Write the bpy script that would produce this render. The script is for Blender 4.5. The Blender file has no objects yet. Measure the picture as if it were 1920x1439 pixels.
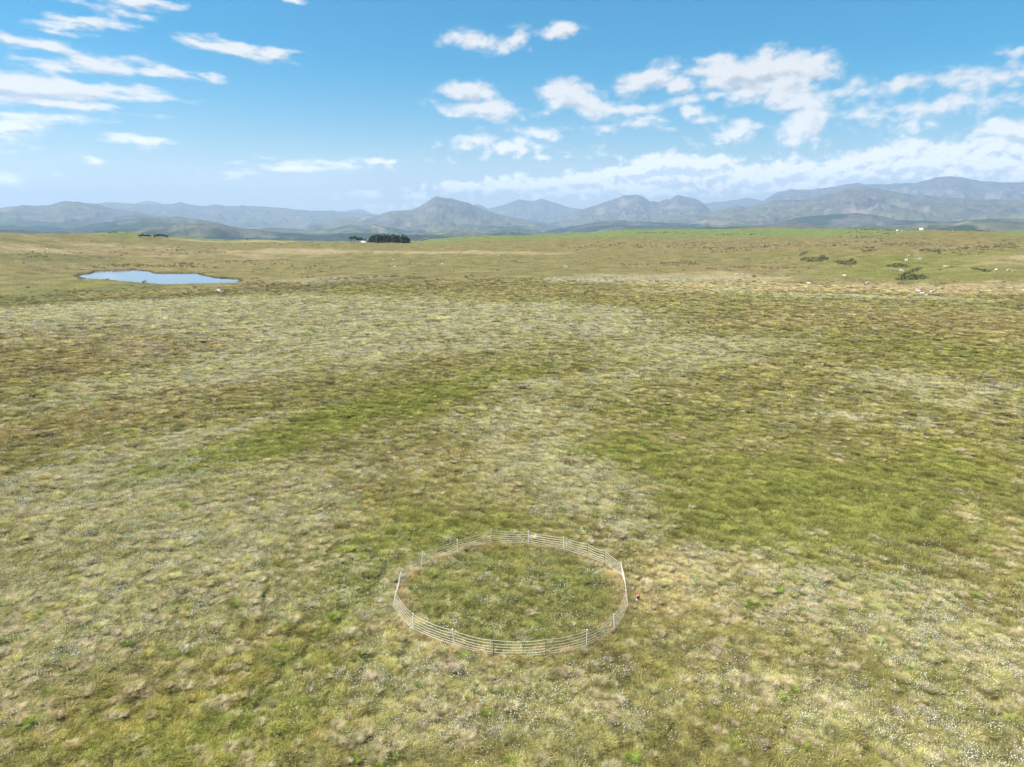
import bpy, math, random
import numpy as np
from math import radians as R
from mathutils import Vector

scene = bpy.context.scene
col = scene.collection
random.seed(4)
rng = np.random.default_rng(11)

# ------------------------------------------------------------------ camera
CAM_H = 22.0
PITCH = R(12.89)
FOC = 1331.0                      # focal length in pixels of a 1920 wide frame
cam_d = bpy.data.cameras.new("camera")
cam = bpy.data.objects.new("camera", cam_d)
col.objects.link(cam)
cam_d.sensor_fit = 'HORIZONTAL'
cam_d.sensor_width = 36.0
cam_d.lens = 36.0 * FOC / 1920.0
cam_d.clip_start = 0.5
cam_d.clip_end = 90000.0
cam.location = (0, 0, CAM_H)
cam.rotation_euler = (R(90) - PITCH, 0, 0)
scene.camera = cam

# ------------------------------------------------------------------ light
SUN_EL = R(50)
SUN_AZ = R(-97)                   # left of the view
sd = Vector((math.sin(SUN_AZ) * math.cos(SUN_EL), math.cos(SUN_AZ) * math.cos(SUN_EL), math.sin(SUN_EL)))
sun_d = bpy.data.lights.new("sun", 'SUN')
sun_d.energy = 5.0
sun_d.angle = R(0.5)
sun_d.color = (1.0, 0.94, 0.84)
sun = bpy.data.objects.new("sun", sun_d)
col.objects.link(sun)
sun.rotation_euler = (-sd).to_track_quat('-Z', 'Y').to_euler()

scene.view_settings.view_transform = 'Standard'
scene.view_settings.look = 'None'
scene.view_settings.gamma = 1.0
scene.view_settings.exposure = 1.12
scene.view_settings.use_curve_mapping = False
scene.cycles.max_bounces = 6
scene.cycles.diffuse_bounces = 2
scene.cycles.glossy_bounces = 2
scene.cycles.transmission_bounces = 2
scene.cycles.transparent_max_bounces = 4
scene.cycles.volume_bounces = 0
scene.cycles.use_denoising = True


def px_dir(px, py):
    u = (px - 960.0) / FOC
    v = -(py - 719.5) / FOC
    return u, math.cos(PITCH) + v * math.sin(PITCH), -math.sin(PITCH) + v * math.cos(PITCH)


def az_el(px, py):
    x, y, z = px_dir(px, py)
    return math.atan2(x, y), math.atan2(z, math.hypot(x, y))


# ------------------------------------------------------------------ node helpers
class NT:
    def __init__(self, tree):
        self.t = tree

    def n(self, typ, **kw):
        nd = self.t.nodes.new(typ)
        for k, v in kw.items():
            setattr(nd, k, v)
        return nd

    def put(self, sock, v):
        if hasattr(v, 'links'):
            self.t.links.new(v, sock)
        else:
            sock.default_value = v

    def math(self, op, a, b=None, c=None, clamp=False):
        nd = self.n('ShaderNodeMath', operation=op)
        nd.use_clamp = clamp
        self.put(nd.inputs[0], a)
        if b is not None: self.put(nd.inputs[1], b)
        if c is not None: self.put(nd.inputs[2], c)
        return nd.outputs[0]

    def vmath(self, op, a, b=None, c=None):
        nd = self.n('ShaderNodeVectorMath', operation=op)
        self.put(nd.inputs[0], a)
        if b is not None: self.put(nd.inputs[1], b)
        if c is not None: self.put(nd.inputs[2], c)
        return nd.outputs['Value'] if op in ('LENGTH', 'DOT_PRODUCT', 'DISTANCE') else nd.outputs[0]

    def mix(self, f, a, b, blend='MIX'):
        nd = self.n('ShaderNodeMix', data_type='RGBA', blend_type=blend)
        self.put(nd.inputs[0], f)
        self.put(nd.inputs[6], a)
        self.put(nd.inputs[7], b)
        return nd.outputs[2]

    def ramp(self, v, a, b, lo=0.0, hi=1.0, smooth=True):
        nd = self.n('ShaderNodeMapRange')
        nd.interpolation_type = 'SMOOTHSTEP' if smooth else 'LINEAR'
        self.put(nd.inputs[0], v)
        for i, q in enumerate((a, b, lo, hi)):
            self.put(nd.inputs[i + 1], q)
        return nd.outputs[0]

    def noise(self, vec, scale, detail=4.0, rough=0.55, dist=0.0, typ=None):
        nd = self.n('ShaderNodeTexNoise')
        if typ: nd.noise_type = typ
        self.put(nd.inputs['Vector'], vec)
        nd.inputs['Scale'].default_value = scale
        nd.inputs['Detail'].default_value = detail
        nd.inputs['Roughness'].default_value = rough
        nd.inputs['Distortion'].default_value = dist
        return nd


def c4(c):
    return (c[0], c[1], c[2], 1.0)


# ------------------------------------------------------------------ world: sky and clouds
world = bpy.data.worlds.new("World")
scene.world = world
world.use_nodes = True
wt = world.node_tree
wt.nodes.clear()
W = NT(wt)
sky = W.n('ShaderNodeTexSky')
sky.sky_type = 'NISHITA'
sky.sun_disc = False
sky.sun_elevation = SUN_EL
sky.sun_rotation = SUN_AZ
sky.altitude = 350
sky.air_density = 1.0
sky.dust_density = 1.0
sky.ozone_density = 3.0
bgs = W.n('ShaderNodeBackground')
hs = W.n('ShaderNodeHueSaturation')
hs.inputs['Saturation'].default_value = 1.7
hs.inputs['Hue'].default_value = 0.483
W.put(hs.inputs['Color'], sky.outputs[0])
W.put(bgs.inputs[0], hs.outputs[0])
bgs.inputs[1].default_value = 0.066
wo = W.n('ShaderNodeOutputWorld')
W.put(wo.inputs[0], bgs.outputs[0])


# ------------------------------------------------------------------ numpy noise
def _hash(ix, iy, seed):
    h = (ix.astype(np.int64) * 374761393 + iy.astype(np.int64) * 668265263 + seed * 1442695041) & 0xFFFFFFFF
    h = ((h ^ (h >> 13)) * 1274126177) & 0xFFFFFFFF
    h = ((h ^ (h >> 16)) * 2246822519) & 0xFFFFFFFF
    return (h ^ (h >> 15)) & 0xFFFFFFFF


def vnoise(x, y, seed=0):
    ix = np.floor(x); iy = np.floor(y)
    fx = x - ix; fy = y - iy
    out = 0
    ux = fx * fx * fx * (fx * (fx * 6 - 15) + 10)
    uy = fy * fy * fy * (fy * (fy * 6 - 15) + 10)
    for dx in (0, 1):
        for dy in (0, 1):
            a = _hash(ix + dx, iy + dy, seed) * (2 * math.pi / 4294967296.0)
            g = np.cos(a) * (fx - dx) + np.sin(a) * (fy - dy)
            out = out + g * (ux if dx else 1 - ux) * (uy if dy else 1 - uy)
    return out * 1.5


def fbm(x, y, scale, octv=4, seed=0, gain=0.5):
    x = x / scale; y = y / scale
    a, s, t = 1.0, 0.0, 0.0
    for i in range(octv):
        s = s + a * vnoise(x + 17.3 * i, y - 9.1 * i, seed + i * 7)
        t += a
        a *= gain
        x = x * 2.03; y = y * 2.03
    return s / t


def ridged(x, y, scale, octv=5, seed=0):
    x = x / scale; y = y / scale
    a, s, t = 1.0, 0.0, 0.0
    for i in range(octv):
        n = 1 - np.abs(vnoise(x + 5.3 * i, y + 3.7 * i, seed + i * 13)) * 1.8
        s = s + a * n * n
        t += a
        a *= 0.5
        x = x * 2.1; y = y * 2.1
    return s / t


def sstep(a, b, v):
    t = np.clip((v - a) / (b - a), 0, 1)
    return t * t * (3 - 2 * t)


def pchip(xk, yk, x):
    """monotone cubic interpolation"""
    xk = np.asarray(xk, float); yk = np.asarray(yk, float)
    h = np.diff(xk); d = np.diff(yk) / h
    m = np.zeros_like(yk)
    m[0], m[-1] = d[0], d[-1]
    for i in range(1, len(xk) - 1):
        if d[i - 1] * d[i] > 0:
            w1, w2 = 2 * h[i] + h[i - 1], h[i] + 2 * h[i - 1]
            m[i] = (w1 + w2) / (w1 / d[i - 1] + w2 / d[i])
    x = np.clip(x, xk[0], xk[-1])
    k = np.clip(np.searchsorted(xk, x) - 1, 0, len(h) - 1)
    t = (x - xk[k]) / h[k]
    return ((2 * t**3 - 3 * t**2 + 1) * yk[k] + (t**3 - 2 * t**2 + t) * h[k] * m[k]
            + (-2 * t**3 + 3 * t**2) * yk[k + 1] + (t**3 - t**2) * h[k] * m[k + 1])


# ------------------------------------------------------------------ moor heights
WL = -4.0                                    # water level of the pool
SKYL = [(-900, 436), (-300, 437), (0, 438), (60, 439), (140, 440), (180, 438), (200, 436), (225, 435.5), (260, 438), (300, 444), (320, 445.5), (400, 449.5), (430, 451),
        (480, 450), (600, 453), (690, 455), (790, 452), (810, 448.5), (850, 446), (900, 444), (950, 442.5), (1000, 441.5), (1010, 440.5), (1060, 438), (1110, 436), (1150, 432),
        (1170, 430.5), (1300, 430.2), (1450, 428), (1590, 429.8), (1700, 431), (1800, 432.5), (1890, 434), (1920, 433), (2200, 432), (2900, 430)]
SK_AZ = np.array([az_el(x, y)[0] for x, y in SKYL])
SK_EL = np.array([az_el(x, y)[1] for x, y in SKYL])
KX = [-900, 0, 250, 480, 700, 960, 1200, 1450, 1700, 1920, 2900]
KR = [650, 650, 900, 900, 900, 950, 1000, 1050, 1000, 950, 900]
K_AZ = np.array([az_el(x, 480)[0] for x in KX])
RS = [0, 120, 190, 225, 290, 360, 420, 500, 600, 700]
PROF = {   # heights at RS for each column of KX
    -900: [0, 0.5, 0.8, -0.5, -3.0, -2.6, -1.0, 2.0, 6.0, 9],
    0:    [0, 0.3, 0.6, -1.2, -3.5, -3.2, -1.2, 2.5, 7.0, 9],
    250:  [0, 0.0, 0.3, -1.2, -3.5, -3.6, -3.2, -1.6, 1.2, 3.4],
    480:  [0, 0.0, 0.4, -1.0, -3.2, -3.4, -3.0, -2.2, -1.0, 0.0],
    700:  [0, 0.0, 0.5, -0.6, -2.4, -2.8, -2.6, -2.2, -1.2, -0.4],
    960:  [0, 0.0, 0.3, -0.4, -2.0, -2.4, -2.0, -1.2, 0.4, 2.2],
    1200: [0, 0.0, 0.2, -0.4, -1.6, -2.0, -1.6, -0.6, 1.6, 4.0],
    1450: [0, 0.2, 0.2, -0.6, -1.6, -1.4, -0.2, 1.4, 3.2, 5.6],
    1700: [0, 0.3, 0.4, -0.6, -1.4, 1.2, 3.6, 5.4, 6.4, 7.6],
    1920: [0, 0.4, 0.5, -0.2, 0.0, 2.6, 4.6, 6.2, 7.2, 8.4],
    2900: [0, 0.4, 0.5, 0.2, 1.0, 3.0, 5.0, 6.6, 7.6, 8.6]}
FINE_R = np.linspace(0, 700, 141)
TAB = np.array([pchip(RS, PROF[k], FINE_R) for k in KX])

POND_PX = [(143, 520), (155, 515), (176, 513), (179, 508.5), (230, 507), (250, 506.3), (283, 510), (285, 513), (373, 513), (378, 517), (400, 521), (430, 522.5),
           (451, 524.5), (451, 530), (436, 532), (400, 533), (316, 535), (275, 533), (250, 530), (210, 526), (160, 524)]


def at_plane(px, py, z=0.0):
    x, y, dz = px_dir(px, py)
    t = (z - CAM_H) / dz
    return x * t, y * t


POND = np.array([at_plane(x, y, WL) for x, y in POND_PX])


def poly_sd(x, y, P):
    """signed distance to polygon, negative inside"""
    d = np.full(x.shape, 1e18)
    inside = np.zeros(x.shape, bool)
    n = len(P)
    for i in range(n):
        ax, ay = P[i]; bx, by = P[(i + 1) % n]
        ex, ey = bx - ax, by - ay
        wx, wy = x - ax, y - ay
        t = np.clip((wx * ex + wy * ey) / (ex * ex + ey * ey), 0, 1)
        d = np.minimum(d, (wx - ex * t)**2 + (wy - ey * t)**2)
        c = ((ay > y) != (by > y)) & (x < (bx - ax) * (y - ay) / (by - ay + 1e-12) + ax)
        inside ^= c
    d = np.sqrt(d)
    return np.where(inside, -d, d)


def macro_h(x, y):
    r = np.hypot(x, y)
    az = np.arctan2(x, y)
    azc = np.clip(az, K_AZ[0] + 1e-4, K_AZ[-1] - 1e-4)
    k = np.clip(np.searchsorted(K_AZ, azc) - 1, 0, len(K_AZ) - 2)
    t = (azc - K_AZ[k]) / (K_AZ[k + 1] - K_AZ[k])
    t = t * t * (3 - 2 * t)
    rr = np.clip(r, 0, 699.9) / 5.0
    j = rr.astype(int); f = rr - j
    z0 = TAB[k, j] * (1 - f) + TAB[k, j + 1] * f
    z1 = TAB[k + 1, j] * (1 - f) + TAB[k + 1, j + 1] * f
    z = z0 * (1 - t) + z1 * t
    Rs = np.interp(azc, K_AZ, KR)
    el = np.interp(azc, SK_AZ, SK_EL)
    zs = CAM_H + Rs * np.tan(el)
    r0 = np.minimum(700, Rs * 0.72)
    # from r0 to the skyline
    rr0 = np.clip(r0, 0, 699.9) / 5.0
    j0 = rr0.astype(int)
    zr0 = TAB[k, j0] * (1 - t) + TAB[k + 1, j0] * t
    u = np.clip((r - r0) / (Rs - r0), 0, 1)
    zf = zr0 + (zs - zr0) * (u * 0.45 + 0.55 * u * u * (3 - 2 * u))
    z = np.where(r > r0, zf, z)
    d = r - Rs
    zb = zs - 30 * sstep(0, 420, d) - 230 * sstep(100, 3600, d) - 0.00001 * np.clip(d, 0, None)
    z = np.where(d > 0, zb, z)
    back = sstep(K_AZ[-1], K_AZ[-1] + 0.3, np.abs(az))      # behind the camera the moor just rolls on
    return z


FENCE_C = (-0.05, 39.2)


def tracks():
    T = []
    for pts, w in (([(728, 1068), (690, 1108), (640, 1160), (602, 1200), (556, 1232), (522, 1262), (500, 1305), (470, 1360)], 0.25),
                   ([(508, 1095), (494, 1130), (490, 1150)], 0.2), ([(690, 1200), (640, 1270), (600, 1330)], 0.12),
                   ([(1290, 1330), (1255, 1370), (1225, 1410)], 0.14), ([(1480, 1360), (1440, 1439)], 0.12)):
        T.append((np.array([at_plane(*p) for p in pts]), w))
    return T


TRACKS = tracks()


def line_d(x, y, P):
    d = np.full(x.shape, 1e18)
    for i in range(len(P) - 1):
        ax, ay = P[i]; ex, ey = P[i + 1][0] - ax, P[i + 1][1] - ay
        t = np.clip(((x - ax) * ex + (y - ay) * ey) / (ex * ex + ey * ey), 0, 1)
        d = np.minimum(d, (x - ax - ex * t)**2 + (y - ay - ey * t)**2)
    return np.sqrt(d)


def track_amt(x, y):
    out = np.zeros(x.shape)
    near = np.hypot(x, y) < 90
    if near.any():
        xs, ys = x[near], y[near]
        o = np.zeros(xs.shape)
        wob = 0.12 * fbm(xs, ys, 1.3, 2, 91)
        for P, w in TRACKS:
            o = np.maximum(o, 1 - sstep(w * 0.4, w * 1.6, line_d(xs, ys, P) + wob))
        out[near] = o
    return out


def height(x, y):
    x = np.asarray(x, float); y = np.asarray(y, float)
    r = np.hypot(x, y)
    z = macro_h(x, y)
    z = z + fbm(x, y, 60, 3, 3) * 0.55 * sstep(40, 160, r) * (1 + sstep(300, 600, r))
    z = z + fbm(x, y, 7, 3, 5) * 0.32
    z = z + (fbm(x, y, 0.85, 3, 9) * 0.26 + np.abs(fbm(x, y, 2.6, 2, 10)) * 0.22) * (1 - sstep(120, 260, r))
    z = z + fbm(x, y, 22, 4, 15, .6) * 1.0 * sstep(260, 480, r)
    z = z - 0.15 * track_amt(x, y)
    m = (np.abs(x - POND[:, 0].mean()) < 120) & (np.abs(y - POND[:, 1].mean()) < 160)
    if m.any():
        xs, ys = x[m], y[m]
        sdv = poly_sd(xs, ys, POND) + 1.8 * fbm(xs, ys, 6, 3, 21)
        bank = WL + 0.55 * sstep(0, 1.6, sdv) + 0.03 * np.clip(sdv, 0, 40) - 0.9 * sstep(0, 2.5, -sdv)
        w = sstep(34, 8, sdv)
        z[m] = z[m] * (1 - w) + (bank + 0.15 * fbm(xs, ys, 3, 2, 33) * sstep(1, 3, sdv)) * w
    return z


def hz(x, y):
    return float(height(np.array([x]), np.array([y]))[0])


_RM = np.concatenate([np.arange(20, 260, 0.6), np.arange(260, 1300, 2.0)])


def hit(px, py):
    """ground point seen along a direction (first meeting with the smooth moor)"""
    dx, dy, dz = px_dir(px, py)
    h = math.hypot(dx, dy)
    xs, ys = _RM * dx / h, _RM * dy / h
    zl = CAM_H + _RM * dz / h
    zg = macro_h(xs, ys)
    i = np.argmax(zl < zg)
    if not (zl < zg).any():
        return None
    return xs[i], ys[i]


def at(px, py):
    p = hit(px, py)
    q = py
    while p is None:
        q += 0.5
        p = hit(px, q)
    return p[0], p[1], hz(p[0], p[1])


# ------------------------------------------------------------------ vegetation cover of the moor
# each entry: centre (as seen), half width, half height, tilt (rise per run), strength
def V(*a): return a


COVER = {
 'cotton': [V(200, 584, 360, 18, 0, 1.3), V(620, 615, 330, 45, 0, 1.2), V(950, 590, 260, 24, 0, 1.2), V(420, 690, 220, 26, .2, .95), V(640, 680, 200, 24, .1, .8), V(110, 745, 90, 12, .15, .9),
            V(1050, 600, 150, 20, 0, .8), V(1290, 650, 180, 22, .05, .75), V(1200, 690, 200, 30, .1, .7), V(1060, 740, 140, 30, 0, .6), V(60, 610, 120, 14, 0, .5), V(880, 655, 60, 10, 0, .5),
            V(960, 790, 110, 30, 0, .7), V(1010, 870, 130, 70, 0, 1.0), V(1100, 930, 120, 50, -.3, 1.0), V(1560, 790, 120, 16, 0, .7), V(1830, 745, 150, 30, 0, .9), V(1700, 710, 90, 10, 0, .4),
            V(1640, 790, 80, 14, 0, .6), V(1540, 670, 120, 10, -.2, .45), V(200, 870, 260, 40, .1, .9), V(420, 905, 180, 40, .1, .8), V(120, 960, 300, 70, 0, .9), V(420, 1010, 260, 60, .1, .85), V(640, 890, 120, 30, .1, .5),
            V(560, 1130, 220, 70, .2, .75), V(120, 1120, 260, 80, .1, .75), V(60, 1280, 160, 80, .2, .65), V(700, 1300, 180, 80, .2, .85), V(900, 1340, 200, 70, 0, .8), V(850, 1100, 110, 60, 0, .35),
            V(1150, 1300, 260, 80, 0, .55), V(1330, 1050, 160, 60, 0, .7), V(1560, 1110, 260, 70, 0, .8), V(1800, 1200, 220, 80, 0, .65), V(1500, 1280, 260, 80, 0, .6), V(1830, 1060, 160, 30, 0, .5), V(1700, 1380, 260, 60, 0, .55),
            V(600, 500 + 26, 120, 6, 0, .8), V(150, 497, 110, 5, -.02, .35), V(90, 516, 70, 5, 0, .25), V(1120, 525, 110, 10, 0, .55), V(900, 508, 60, 3, 0, .3), V(1300, 522, 140, 10, 0, .35),
            V(1440, 552, 300, 4, 0, .6), V(1700, 560, 160, 3, 0, .35), V(480, 700, 60, 10, 0, .3), V(690, 1150, 80, 50, 0, .6), V(380, 820, 90, 9, .1, .6), V(560, 780, 70, 10, .1, .45), V(1480, 1000, 60, 8, 0, .5)],
 'lush': [V(620, 800, 330, 30, .22, 1.0), V(900, 720, 200, 20, .15, .9), V(1250, 780, 160, 30, 0, .5), V(430, 855, 140, 16, .2, .8), V(1120, 850, 90, 22, 0, .9), V(1450, 900, 260, 90, 0, .8), V(1700, 940, 260, 60, 0, .6), V(1380, 980, 200, 60, -.2, .8),
          V(1700, 640, 260, 40, 0, .55), V(1130, 590, 60, 9, 0, .7), V(820, 1010, 200, 40, .1, .7), V(720, 1040, 110, 50, .5, .7), V(1080, 1090, 100, 50, 0, .5), V(900, 1130, 160, 60, 0, .35), V(450, 1380, 230, 60, .1, .8), V(600, 1200, 90, 60, .8, .7),
          V(1850, 880, 80, 50, 0, .6), V(150, 1080, 120, 20, .2, .5), V(1650, 1300, 160, 40, 0, .4), V(1600, 1390, 200, 30, 0, .4), V(150, 540, 330, 10, .04, .6), V(1650, 490, 140, 14, 0, .7), V(1590, 510, 120, 8, 0, .7), V(1800, 480, 60, 14, 0, .3), V(1880, 468, 30, 8, 0, .5),
          V(1250, 480, 500, 3, 0, .25), V(1720, 520, 160, 8, 0, .6), V(60, 450, 120, 6, 0, .35), V(1560, 466, 90, 4, .1, .5)],
 'field': [V(225, 439, 34, 3.4, 0, 1.3), V(560, 452.2, 90, 1.4, 0, 1.2), V(380, 449.5, 60, 1.6, 0, 1.0), V(850, 449.5, 70, 3.0, .02, 1.3), V(980, 446, 60, 2.2, 0, .8), V(1130, 438, 60, 3, .05, 1.1), V(1350, 434, 200, 4.2, 0, 1.4), V(1540, 435, 110, 4.2, 0, 1.3), V(1200, 440, 150, 4, 0, .9), V(1915, 437, 26, 4, 0, .8), V(1450, 441, 120, 2.4, 0, .6)],
 'brown': [V(130, 640, 190, 32, .0, 1.5), V(260, 665, 150, 20, .05, .8), V(60, 700, 160, 28, .1, .7), V(270, 762, 180, 15, .16, 1.5), V(90, 800, 150, 22, .1, .9), V(250, 810, 120, 14, .1, .5), V(500, 735, 80, 16, .1, .85), V(820, 682, 70, 9, .05, 1.0), V(740, 645, 50, 10, .0, .6),
           V(800, 585, 100, 4, 0, .5), V(1680, 600, 260, 22, 0, .8), V(1850, 620, 160, 24, 0, .9), V(1550, 580, 360, 6, 0, .7), V(1420, 610, 120, 12, 0, .5), V(1400, 665, 60, 10, 0, .7), V(1130, 630, 120, 14, -.1, .6), V(820, 850, 110, 20, .05, .7), V(700, 915, 80, 14, 0, .55), V(1430, 730, 200, 16, 0, .3),
           V(820, 1260, 0, 0, 0, 0), V(210, 478, 130, 6, .1, .7), V(370, 475, 140, 5, 0, .45), V(260, 499, 200, 2.5, 0, .8), V(430, 498, 120, 5, 0, .5), V(700, 525, 300, 10, 0, .5), V(1100, 548, 300, 6, 0, .6), V(300, 556, 340, 5, .05, .6), V(1230, 462, 220, 8, 0, .85), V(1390, 462, 90, 7, 0, .6), V(1750, 458, 170, 9, 0, .8), V(1860, 462, 60, 6, 0, .6),
           V(1250, 500, 200, 9, 0, .5), V(1000, 545, 120, 5, 0, .5), V(560, 460, 200, 3, 0, .6), V(1480, 505, 110, 9, 0, .5), V(1330, 1000, 60, 10, 0, .3), V(1880, 960, 60, 40, 0, .35), V(1700, 1010, 60, 8, 0, .4), V(480, 490, 60, 4, 0, .5), V(870, 1000, 60, 12, 0, .3), V(1090, 490, 160, 6, 0, .3)],
 'tan': [V(1560, 541, 330, 6, .01, 1.3), V(1250, 548, 160, 4, .04, .8), V(1850, 540, 130, 10, 0, .8), V(1500, 510, 130, 10, 0, .35), V(1870, 485, 70, 11, 0, .75), V(1780, 505, 60, 5, 0, .5), V(900, 474, 200, 3.0, -.02, .6), V(560, 470, 90, 5, 0, .6), V(440, 453.4, 70, 1.8, 0, 2.2), V(60, 470, 90, 8, 0, .5), V(450, 480, 300, 14, 0, .35), V(130, 455, 180, 8, 0, .35),
         V(1350, 1080, 110, 40, .2, .75), V(1840, 980, 70, 50, 0, .7), V(1600, 870, 130, 26, 0, .4), V(1250, 1100, 60, 50, 0, .6), V(1440, 1200, 200, 80, 0, .35), V(1150, 760, 120, 14, 0, .35), V(1480, 690, 200, 20, 0, .4), V(150, 1330, 140, 60, .2, .6), V(430, 1230, 130, 26, .2, .5), V(1560, 1370, 200, 60, 0, .4), V(960, 1260, 260, 14, 0, .3),
         V(1350, 520, 200, 8, 0, .5), V(1500, 760, 160, 20, 0, .35), V(80, 590, 300, 20, 0, .45), V(700, 600, 600, 26, 0, .3)],
 'yellow': [V(430, 1340, 230, 110, .1, .9), V(260, 1290, 140, 60, .3, .6), V(560, 1400, 160, 50, 0, .7), V(1420, 1400, 160, 40, 0, .5), V(1760, 1300, 120, 40, 0, .35), V(1660, 840, 140, 30, 0, .35), V(700, 770, 260, 26, .15, .3), V(1850, 860, 100, 60, 0, .35), V(100, 1230, 100, 40, 0, .3)],
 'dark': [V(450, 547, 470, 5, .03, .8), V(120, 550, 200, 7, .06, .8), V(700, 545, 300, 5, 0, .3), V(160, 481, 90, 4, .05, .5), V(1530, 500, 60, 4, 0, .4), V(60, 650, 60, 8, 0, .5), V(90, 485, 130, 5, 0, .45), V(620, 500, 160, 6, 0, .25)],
}


def build_cover():
    out = {}
    for k, L in COVER.items():
        q = []
        for (px, py, wx, wy, tl, s) in L:
            if s == 0: continue
            c = at(px, py)
            r = math.hypot(c[0], c[1])
            a = at(px, max(py - wy, 429)); b = at(px, py + wy)
            ry = max(0.5 * (math.hypot(a[0], a[1]) - math.hypot(b[0], b[1])), 4.0 if r > 300 else 0.5)
            rx = wx / FOC * math.hypot(r, CAM_H)
            # tilt seen in the view becomes a shear on the ground: depth changes with the sideways position
            sh = tl * wx / max(wy, 1e-3) * ry / max(rx, 1e-3)
            q.append((c[0], c[1], rx, ry, sh, s))
        out[k] = q
    return out


COV = build_cover()


def cover_at(x, y):
    r = np.hypot(x, y)
    az = np.arctan2(x, y)
    wob = np.clip(r * 0.02, 1.0, 10)
    wx = x + wob * 1.8 * fbm(x, y, 9, 3, 41) + wob * 1.5 * fbm(x, y, 38, 3, 42)
    wy = y + wob * 1.8 * fbm(x, y, 9, 3, 43) + wob * 1.5 * fbm(x, y, 38, 3, 44)
    res = {}
    for k, L in COV.items():
        g = np.zeros(x.shape)
        for (cx, cy, rx, ry, sh, s) in L:
            dx = wx - cx
            cr = math.hypot(cx, cy)
            ux, uy = cx / cr, cy / cr
            ty = (wx - cx) * ux + (wy - cy) * uy          # along the line of sight
            tx = (wx - cx) * uy - (wy - cy) * ux          # sideways
            v = (tx / rx)**2 + ((ty - sh * tx) / ry)**2
            m = v < 9
            g[m] += s * np.exp(-v[m] * 0.9)
        g = np.clip(g, 0, 1.4)
        n = fbm(x, y, 3.2, 4, 50 + len(k), .6) * 1.25 + fbm(x, y, 17, 4, 60 + len(k)) * 0.8
        fr = sstep(180, 300, r)
        nf = fbm(x, y, 26, 4, 50 + len(k), .6) * 1.1 + fbm(x, y, 80, 3, 60 + len(k)) * 0.5
        n = n * (1 - fr) + nf * fr
        gn = g * (1 + .5 * fr) + n * (0.85 - .15 * fr) * (0.35 + np.minimum(g, 1))
        res[k] = sstep(0.16, 1.12, gn) * (1 - fr) + sstep(0.26, 0.85, gn) * fr
    return res


PAL = {  # albedo of the growth; 'dark' is only a darker tone
    'base': (0.203, 0.192, 0.070), 'cotton': (0.315, 0.305, 0.160), 'lush': (0.175, 0.198, 0.044), 'field': (0.170, 0.235, 0.078),
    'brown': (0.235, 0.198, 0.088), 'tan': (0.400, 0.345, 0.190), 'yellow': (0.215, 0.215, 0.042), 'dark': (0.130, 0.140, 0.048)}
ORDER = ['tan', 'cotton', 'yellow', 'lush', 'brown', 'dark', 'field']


def cover_colour(x, y, c):
    out = np.tile(np.array(PAL['base']), (x.size, 1))
    v = fbm(x, y, 11, 4, 71)[:, None]
    out = out * (1 + 0.35 * v)
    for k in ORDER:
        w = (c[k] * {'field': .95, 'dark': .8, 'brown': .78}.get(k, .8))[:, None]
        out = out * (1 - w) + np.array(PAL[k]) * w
    return np.clip(out, 0.01, 0.9)


# ------------------------------------------------------------------ mesh helpers
def tag(o, label=None, cat=None, group=None, kind=None):
    if label: o['label'] = label
    if cat: o['category'] = cat
    if group: o['group'] = group
    if kind: o['kind'] = kind
    return o


def mesh_np(name, co, faces, mat=None, smooth=False):
    """co (n,3); faces (m,3) or (m,4) arrays, or list of such arrays"""
    me = bpy.data.meshes.new(name)
    fl = faces if isinstance(faces, list) else [faces]
    fl = [np.asarray(f, dtype=np.int32) for f in fl if len(f)]
    me.vertices.add(len(co))
    me.vertices.foreach_set("co", np.asarray(co, dtype=np.float32).ravel())
    nl = sum(f.size for f in fl)
    me.loops.add(nl)
    me.loops.foreach_set("vertex_index", np.concatenate([f.ravel() for f in fl]))
    tot = np.concatenate([np.full(len(f), f.shape[1], dtype=np.int32) for f in fl])
    st_ = np.concatenate([[0], np.cumsum(tot)[:-1]]).astype(np.int32)
    me.polygons.add(len(tot))
    me.polygons.foreach_set("loop_start", st_)
    try:
        me.polygons.foreach_set("loop_total", tot)
    except Exception:
        pass
    if smooth:
        me.polygons.foreach_set("use_smooth", np.ones(len(tot), dtype=bool))
    me.update(calc_edges=True)
    if mat: me.materials.append(mat)
    return me


def add_obj(name, me, parent=None, loc=None):
    o = bpy.data.objects.new(name, me)
    col.objects.link(o)
    if parent: o.parent = parent
    if loc is not None: o.location = loc
    return o


def vattr(me, name, arr, typ='FLOAT_COLOR'):
    a = me.attributes.new(name, typ, 'POINT')
    if typ == 'FLOAT_COLOR':
        b = np.ones((len(arr), 4), dtype=np.float32)
        b[:, :3] = arr
        a.data.foreach_set("color", b.ravel())
    elif typ == 'FLOAT_VECTOR':
        a.data.foreach_set("vector", np.asarray(arr, dtype=np.float32).ravel())
    else:
        a.data.foreach_set("value", np.asarray(arr).ravel())


def new_mat(name):
    m = bpy.data.materials.new(name)
    m.use_nodes = True
    m.node_tree.nodes.clear()
    return m, NT(m.node_tree)


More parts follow.
